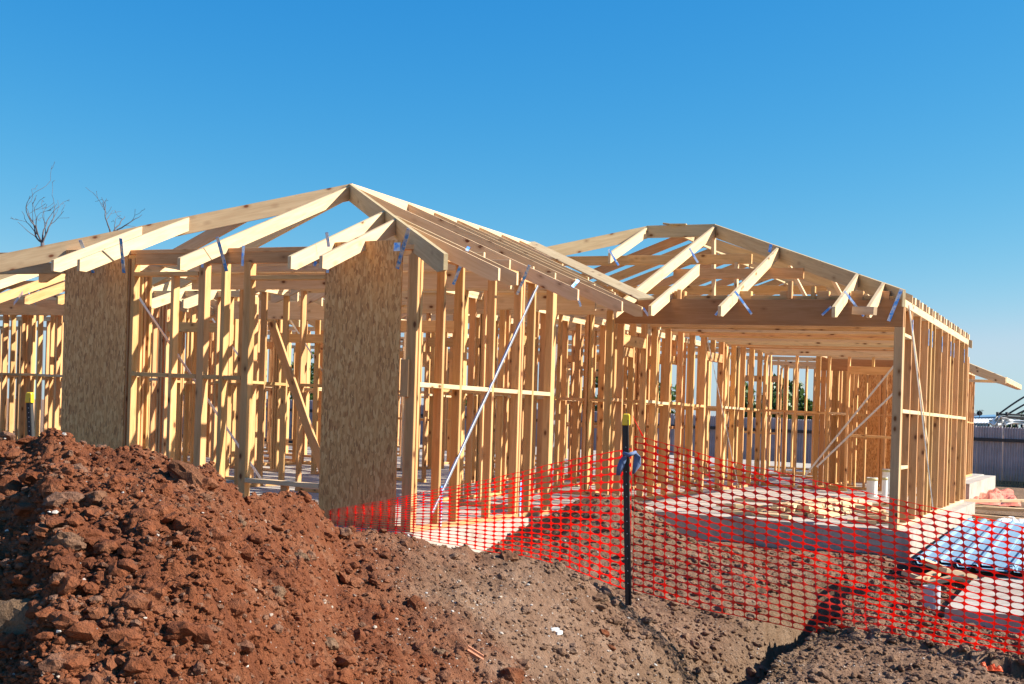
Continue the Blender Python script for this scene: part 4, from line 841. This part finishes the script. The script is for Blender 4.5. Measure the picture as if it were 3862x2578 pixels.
# offcuts and packs on the patio slab
GS = 'pine lengths and blocks stacked on the patio slab'
def onslab(px, py, z=0.0):
    r0 = ray(px, py); lo, hi = 3., 60.
    for _ in range(50):
        m = (lo + hi) / 2; q = r0 * m; 
        if q[2] + H - KX * (q[0] - X0) - KY * (q[1] - Y0) > z: lo = m
        else: hi = m
    q = r0 * lo; return q[0], q[1]
pk = empty('timber_pack', sh((-3.6, 16.4, 0))); tag(pk, 'low pack of long pine battens lying on the patio slab', 'timber pack')
for l in range(3):
    for k in range(7 - l):
        x = -3.95 + .0 * l + k * .10; timber('batten', (x + random.uniform(-.01, .01), 15.75 + random.uniform(-.12, .12), .03 + l * .045), (x + .25, 18.0 + random.uniform(-.3, .2), .03 + l * .045), .088, .043, M_RAFT, pk)
for i, (px, py, L, rz, zz) in enumerate([(2800, 1935, .5, .3, .025), (2850, 1945, .55, .1, .025), (2910, 1952, .5, -.2, .025), (2840, 1930, .5, .6, .07), (2890, 1938, .5, 1.0, .07), (2960, 1945, .45, .2, .025), (2800, 1915, .7, .15, .025), (2870, 1920, .7, .05, .115)]):
    x, y = onslab(px, py); q = sh((x, y, zz)); lying(q.x, q.y, q.z, L, rz, .09, .045, 'pine length %s in the pile left of the batten pack' % ('flat at the left end', 'flat second from the left', 'flat in the middle', 'lying askew on the left', 'crosswise on the middle', 'flat at the right end', 'longer one at the back left', 'uppermost')[i], GS)
bl = [(3250, 1975, .34, .2, .025), (3320, 1972, .30, -.3, .025), (3360, 1975, .3, 1.3, .025), (3290, 1972, .34, .1, .07), (3340, 1970, .3, .9, .07), (3270, 1968, .36, -.2, .115), (3325, 1966, .3, .5, .115), (3300, 1968, .3, 1.1, .16), (3262, 1960, .25, .3, .16), (3335, 1964, .3, .2, .205)]
for i, (px, py, L, rz, zz) in enumerate(bl):
    x, y = onslab(px, py); q = sh((x, y, zz)); lying(q.x, q.y, q.z, L, rz, .09, .045, 'block %s in the offcut heap beside the corner post' % ('at bottom left', 'at bottom middle', 'pointing away at bottom right', 'second layer left', 'second layer right', 'third layer left', 'third layer right', 'pointing away in fourth layer', 'small one upper left', 'topmost')[i], GS, tilt=random.uniform(-.08, .08) if zz < .1 else random.uniform(-.3, .3))

# ------------------------------------------------------------------ beyond the house
fz = -.62
fn = empty('boundary_fence', (0, 41, fz)); tag(fn, 'long grey corrugated steel boundary fence with dark rails behind the house', 'fence')
sheet_me = None; np_ = 10
V, Fc = [], []
for k in range(np_ * 8 + 1):
    x = k * .76 / (np_ * 8); V += [(x, .022 * math.cos(2 * math.pi * k / 8), 0), (x, .022 * math.cos(2 * math.pi * k / 8), 1.83)]
for k in range(np_ * 8): Fc.append([2 * k, 2 * k + 2, 2 * k + 3, 2 * k + 1])
sheet_me = mesh('fence_sheet', V, Fc, True); sheet_me.materials.append(M_FENCE)
for k in range(66):
    x = -36 + k * .762; zf = fz - .014 * (x + 10) * .6; o = bpy.data.objects.new('fence_sheet', sheet_me); COL.objects.link(o); o.location = (x, 41 + random.uniform(-.01, .01), zf + random.uniform(-.015, .015)); o.rotation_euler = (0, random.uniform(-.004, .004), 0)
    o.parent = fn; o.matrix_parent_inverse = Matrix.Translation(fn.location).inverted()
for zz in (1.42, .12): timber('fence_rail', (-36, 40.95, fz - .014 * (-26) * .6 + zz), (15, 40.95, fz - .014 * 25 * .6 + zz), .05, .10, M_RAIL, fn, sheared=False)
for x in np.arange(-35, 14, 2.6): timber('fence_post', (x, 41.06, fz - .6), (x, 41.06, fz + 1.75), .07, .07, M_RAIL, fn, up=(0, 1, 0), sheared=False)

# leafy trees
def leafmat(name, c1, c2):
    m, n, b = newmat(name); oi = n.nodes.new('ShaderNodeAttribute'); oi.attribute_name = 'tint'; sp = n.nodes.new('ShaderNodeSeparateColor'); n.links.new(oi.outputs['Color'], sp.inputs[0])
    c = mix(n, sp.outputs[0], c1, c2); n.links.new(c, b.inputs['Base Color']); b.inputs['Roughness'].default_value = .5
    tr = n.nodes.new('ShaderNodeBsdfTranslucent'); n.links.new(c, tr.inputs[0]); mx = n.nodes.new('ShaderNodeMixShader'); mx.inputs[0].default_value = .3; n.links.new(b.outputs[0], mx.inputs[1]); n.links.new(tr.outputs[0], mx.inputs[2]); n.links.new(mx.outputs[0], n.nodes['Material Output'].inputs[0]); return m
M_LEAF = leafmat('green_leaf', (.035, .075, .015), (.10, .17, .04)); M_BARK = simple('bark', (.13, .09, .06), .9, 0, 8, .3); M_GREYB = simple('grey_bark', (.10, .085, .09), .85, 0, 10, .3)
def crown(name, c, R, n, par, seed, leaf=.16, mat=None):
    r = np.random.default_rng(seed); blobs = [(np.array(c) + r.normal(size=3) * np.array(R) * .5, np.array(R) * r.uniform(.3, .55)) for _ in range(16)]
    V = np.empty((n * 4, 3)); 
    for i in range(n):
        b_, rr = blobs[r.integers(16)]; d = r.normal(size=3); d /= np.linalg.norm(d); p = b_ + d * rr * r.uniform(.55, 1.05); a = r.normal(size=3); a /= np.linalg.norm(a); b2 = np.cross(a, r.normal(size=3)); b2 /= np.linalg.norm(b2); s_ = leaf * r.uniform(.6, 1.2)
        V[4 * i:4 * i + 4] = [p - a * s_, p - b2 * s_ * .45, p + a * s_, p + b2 * s_ * .45]
    me = npmesh(name, V, np.arange(n * 4).reshape(-1, 4), False); t = np.repeat(r.random(n), 4); at_ = me.attributes.new('tint', 'FLOAT_COLOR', 'POINT'); at_.data.foreach_set('color', np.stack([t, t, t, t * 0 + 1], -1).astype(np.float32).ravel())
    return link(name, me, mat or M_LEAF, par)
def leafy(px, ytop, w, wid, lab, seed, n=2600):
    b_ = atw(px, 1600, w); top = H + (PY + .03 * (px - PX) - ytop) * w / F; gz_ = -.8; o = empty('leafy_tree', (b_.x, b_.y, gz_)); h = top - gz_
    tube('trunk', [(b_.x, b_.y, gz_), (b_.x + .1, b_.y, gz_ + h * .35), (b_.x + .15, b_.y + .1, gz_ + h * .75)], [.14, .11, .03], M_BARK, o)
    crown('crown', (b_.x, b_.y, gz_ + h * .60), (wid / 2, wid / 2, h * .34), n, o, seed); return tag(o, lab, 'tree', 'leafy trees behind the boundary fence')
leafy(2918, 1450, 46, 1.9, 'rounded green tree left of the two seen through the patio frame', 1)
leafy(3030, 1462, 47, 1.9, 'rounded green tree right of the two seen through the patio frame', 2)
leafy(2790, 1470, 50, 2.2, 'green tree half hidden by the studs at the left of the patio opening', 3)
leafy(2440, 1395, 50, 3.0, 'tall green tree behind the studs above the yellow picket cap', 4)
leafy(2180, 1420, 52, 2.6, 'thin-leaved tree seen between the studs right of the long steel brace', 5)
leafy(1735, 1470, 50, 2.6, 'green tree showing between studs left of the steel brace', 6)
leafy(1190, 1350, 52, 4.0, 'broad green tree visible between studs left of the right-hand board panel', 7)
leafy(720, 1380, 54, 4.5, 'green tree hidden mostly by the frame near the left window opening', 8)
leafy(3345, 1590, 60, 1.8, 'low green bush behind the fence just left of the corner post', 9, 900)
leafy(3890, 1525, 52, 2.0, 'green bush at the right edge behind the covered frame', 10, 900)
# bare trees
def bare(px, pyb, w, h, lab, seed, lean, nb):
    r = random.Random(seed); b_ = atw(px, 1600, w); gz_ = -.8; o = empty('bare_tree', (b_.x, b_.y, gz_)); hb = H + (PY + .03 * (px - PX) - pyb) * w / F
    segs = []
    def grow(p, d, L, rad, lev):
        n = max(4, int(L / .11)); pts = [p.copy()]; rs_ = [rad]; q = p.copy(); dd = d.copy()
        for i in range(n):
            dd = (dd + Vector((r.gauss(0, .20), r.gauss(0, .2), r.gauss(0, .14) + .04))).normalized(); q = q + dd * (L / n); pts.append(q.copy()); rs_.append(rad * (1 - .78 * (i + 1) / n))
            if lev < 5 and i > 0 and r.random() < (.36 if lev < 3 else .30):
                a = dd.orthogonal().normalized(); a.rotate(Matrix.Rotation(r.uniform(0, 6.28), 3, dd)); nd = (dd + a * r.uniform(.45, .95)).normalized()
                grow(q, nd, L * r.uniform(.38, .62), rs_[-1] * .66, lev + 1)
        segs.append((pts, rs_, lev))
    base = Vector((b_.x, b_.y, gz_)); fork = Vector((b_.x, b_.y, hb)); tube('trunk', [base, (base + fork) / 2 + Vector((.05, 0, 0)), fork], [.10, .07, .05], M_GREYB, o)
    for k in range(nb):
        a = (k - (nb - 1) / 2) / max(1, nb - 1) * 2; d = Vector(U) * (a * 1.15 + lean) + Vector(W) * r.uniform(-.25, .25) + Vector((0, 0, 1)); grow(fork, d.normalized(), h * r.uniform(.75, 1.0), .026, 1)
    V, Fc = [], []
    for pts, rs_, lev in segs:
        n = 5 if lev < 3 else 3; bs = len(V)
        for i, p in enumerate(pts):
            d = pts[min(i + 1, len(pts) - 1)] - pts[max(i - 1, 0)]; x, y, z = frame_from(d, (1, .2, 0))
            for k in range(n): V.append(p + x * math.cos(6.283 * k / n) * max(rs_[i], .0055) + y * math.sin(6.283 * k / n) * max(rs_[i], .006))
        for i in range(len(pts) - 1):
            for k in range(n): Fc.append([bs + i * n + k, bs + i * n + (k + 1) % n, bs + (i + 1) * n + (k + 1) % n, bs + (i + 1) * n + k])
    link('branches', mesh('branches', V, Fc, True), M_GREYB, o); return tag(o, lab, 'tree', 'leafless trees behind the house')
bare(140, 915, 34, 1.55, 'leafless grey tree above the leftmost roof, the larger of the two', 3, -.42, 4)
bare(400, 885, 36, 1.25, 'leafless twiggy tree above the long hip rafter, the smaller of the two', 8, .15, 3)

# neighbour's shed, roofs, dish and covered frame
sd = empty('garden_shed', atw(3690, 1610, 50)); tag(sd, 'blue steel shed with a white corrugated roof behind the fence at right', 'shed')
M_SHEDB = simple('blue_shed_steel', (.16, .30, .42), .5); M_SHEDR = simple('white_roof_steel', (.75, .75, .72), .4); M_TILE = simple('dark_roof_tile', (.10, .09, .09), .8, 0, 9, .3)
c = atw(3675, 1618, 50)
def wp(px, py, w): return atw(px, py, w)
def quadbox(name, p_bl, p_br, p_tr, p_tl, thick, mat, par):
    n_ = (Vector(p_br) - Vector(p_bl)).cross(Vector(p_tl) - Vector(p_bl)).normalized() * thick; V = [Vector(p) for p in (p_bl, p_br, p_tr, p_tl)]; V += [v + n_ for v in V]
    return link(name, mesh(name, V, [[3, 2, 1, 0], [4, 5, 6, 7], [0, 1, 5, 4], [1, 2, 6, 5], [2, 3, 7, 6], [3, 0, 4, 7]]), mat, par)
sx0, sx1 = 3560, 3728
for k in range(14):
    a, b2 = sx0 + (sx1 - sx0) * k / 14, sx0 + (sx1 - sx0) * (k + .82) / 14; quadbox('wall_sheet', wp(a, 1680, 50), wp(b2, 1680, 50), wp(b2, 1598, 50), wp(a, 1598, 50), -.05, M_SHEDB, sd)
    a, b2 = sx0 + (sx1 - sx0 + 4) * k / 14, sx0 + (sx1 - sx0 + 4) * (k + .7) / 14; quadbox('roof_sheet', wp(a, 1597, 49.8), wp(b2, 1597, 49.8), wp(b2 + 22, 1581, 54), wp(a + 22, 1581, 54), .04, M_SHEDR, sd)
hs = empty('neighbour_house', wp(3640, 1600, 62)); tag(hs, 'dark tiled roof of a neighbouring house poking above the shed', 'house')
for k in range(6): quadbox('roof_tile_row', wp(3400, 1612 - k * 11, 60 + k), wp(3742 - k * 16, 1590 - k * 6, 60 + k), wp(3735 - k * 16, 1584 - k * 6, 61 + k), wp(3400, 1602 - k * 11, 61 + k), .1, M_TILE, hs)
quadbox('roof_sheet', wp(3660, 1581, 58), wp(3760, 1578, 58), wp(3752, 1570, 60), wp(3690, 1574, 60), .1, M_SHEDB, hs)
quadbox('wall', wp(3300, 1680, 61), wp(3730, 1690, 61), wp(3730, 1594, 61), wp(3300, 1606, 61), .1, M_RAIL, hs)
ds = empty('satellite_dish', wp(3695, 1575, 57)); tag(ds, 'dark satellite dish with an aerial above the shed roof', 'satellite dish')
dc = wp(3695, 1558, 57); V, Fc = [dc + Vector(W) * .10], []
for k in range(24): V.append(dc + Vector(U) * (math.cos(k * math.pi / 12) * .125) + Vector((0, 0, math.sin(k * math.pi / 12) * .095)))
Fc = [[0, k + 1, (k + 1) % 24 + 1] for k in range(24)]
o = link('dish', mesh('dish', V, Fc, True), M_BLACK, ds); m = o.modifiers.new('thickness', 'SOLIDIFY'); m.thickness = .02
tube('mast', [wp(3695, 1600, 57), wp(3694, 1545, 57)], .014, M_RAIL, ds); tube('feed_arm', [dc, dc - Vector(W) * .2 - Vector((0, 0, .08))], .01, M_RAIL, ds)
for a, b2 in (((3680, 1549), (3712, 1548)), ((3700, 1543), (3701, 1553)), ((3706, 1544), (3706, 1552)), ((3686, 1545), (3686, 1553))): tube('aerial_rod', [wp(*a, 57), wp(*b2, 57)], .008, M_RAIL, ds, 5)
cf = empty('covered_frame', wp(3800, 1600, 46)); tag(cf, 'dark metal frame with curved ribs and torn white plastic behind the fence', 'covered frame')
def arc(x0, y0, x1, y1, sag, w, r, nm):
    pts = [wp(x0 + (x1 - x0) * k / 12, y0 + (y1 - y0) * k / 12 - sag * math.sin(math.pi * k / 12), w) for k in range(13)]; tube(nm, pts, r, M_RAIL, cf, 6)
arc(3768, 1560, 4010, 1440, 18, 46, .035, 'curved_rib'); arc(3800, 1562, 4030, 1465, 14, 46.5, .035, 'curved_rib'); arc(3832, 1563, 4040, 1490, 10, 47, .035, 'curved_rib')
arc(3762, 1561, 4020, 1570, 0, 46, .04, 'top_rail'); arc(3768, 1571, 4020, 1582, 0, 45.8, .06, 'lower_rail'); arc(3775, 1580, 4020, 1592, 0, 46, .03, 'cross_rail')
for x in (3762, 3797): tube('post_head', [wp(x, 1572, 46), wp(x, 1553, 46)], .05, M_RAIL, cf, 6)
for x in (3790, 3812, 3836, 3856, 3880): tube('post', [wp(x, 1660, 46), wp(x - 1, 1597, 46)], .055, M_BLACK, cf, 6)
def plastic(name, pts, w, seed):
    r = random.Random(seed); n = len(pts); V = []
    for k in range(14):
        t = k / 13 * (n - 1); i = min(int(t), n - 2); f_ = t - i; (x0, y0, h0), (x1, y1, h1) = pts[i], pts[i + 1]; x, y, h = x0 + (x1 - x0) * f_, y0 + (y1 - y0) * f_, h0 + (h1 - h0) * f_
        for j in range(6): V.append(wp(x + r.uniform(-2, 2), y + h * j / 5 + r.uniform(-1.5, 1.5), w + r.uniform(-.15, .15)))
    Fc = [[k * 6 + j, (k + 1) * 6 + j, (k + 1) * 6 + j + 1, k * 6 + j + 1] for k in range(13) for j in range(5)]
    o = link(name, mesh(name, V, Fc), M_WHITE, cf); m = o.modifiers.new('thickness', 'SOLIDIFY'); m.thickness = .01
plastic('plastic_cover', [(3730, 1584, 12), (3748, 1578, 38), (3766, 1568, 48), (3790, 1575, 24), (3830, 1583, 14), (3990, 1592, 14)], 45.7, 4)
# weeds against the fence
M_STRAW = simple('dry_grass', (.36, .28, .15), .9)
r = np.random.default_rng(77); V = []; Fc = []
for k in range(1500):
    x = r.uniform(-4, 6); y = 40.9 - abs(r.normal(0, .35)); h = r.uniform(.15, .75); q = Vector((x, y, -.85)); d = Vector((r.normal(0, .12), r.normal(0, .1), 1)) * (h + .2); b_ = len(V); V += [q, q + Vector((.012, 0, 0)), q + d]; Fc.append([b_, b_ + 1, b_ + 2])
tag(link('dry_grass', mesh('dry_grass', V, Fc), M_STRAW), 'dry grass along the foot of the corrugated fence', 'grass', kind='stuff')
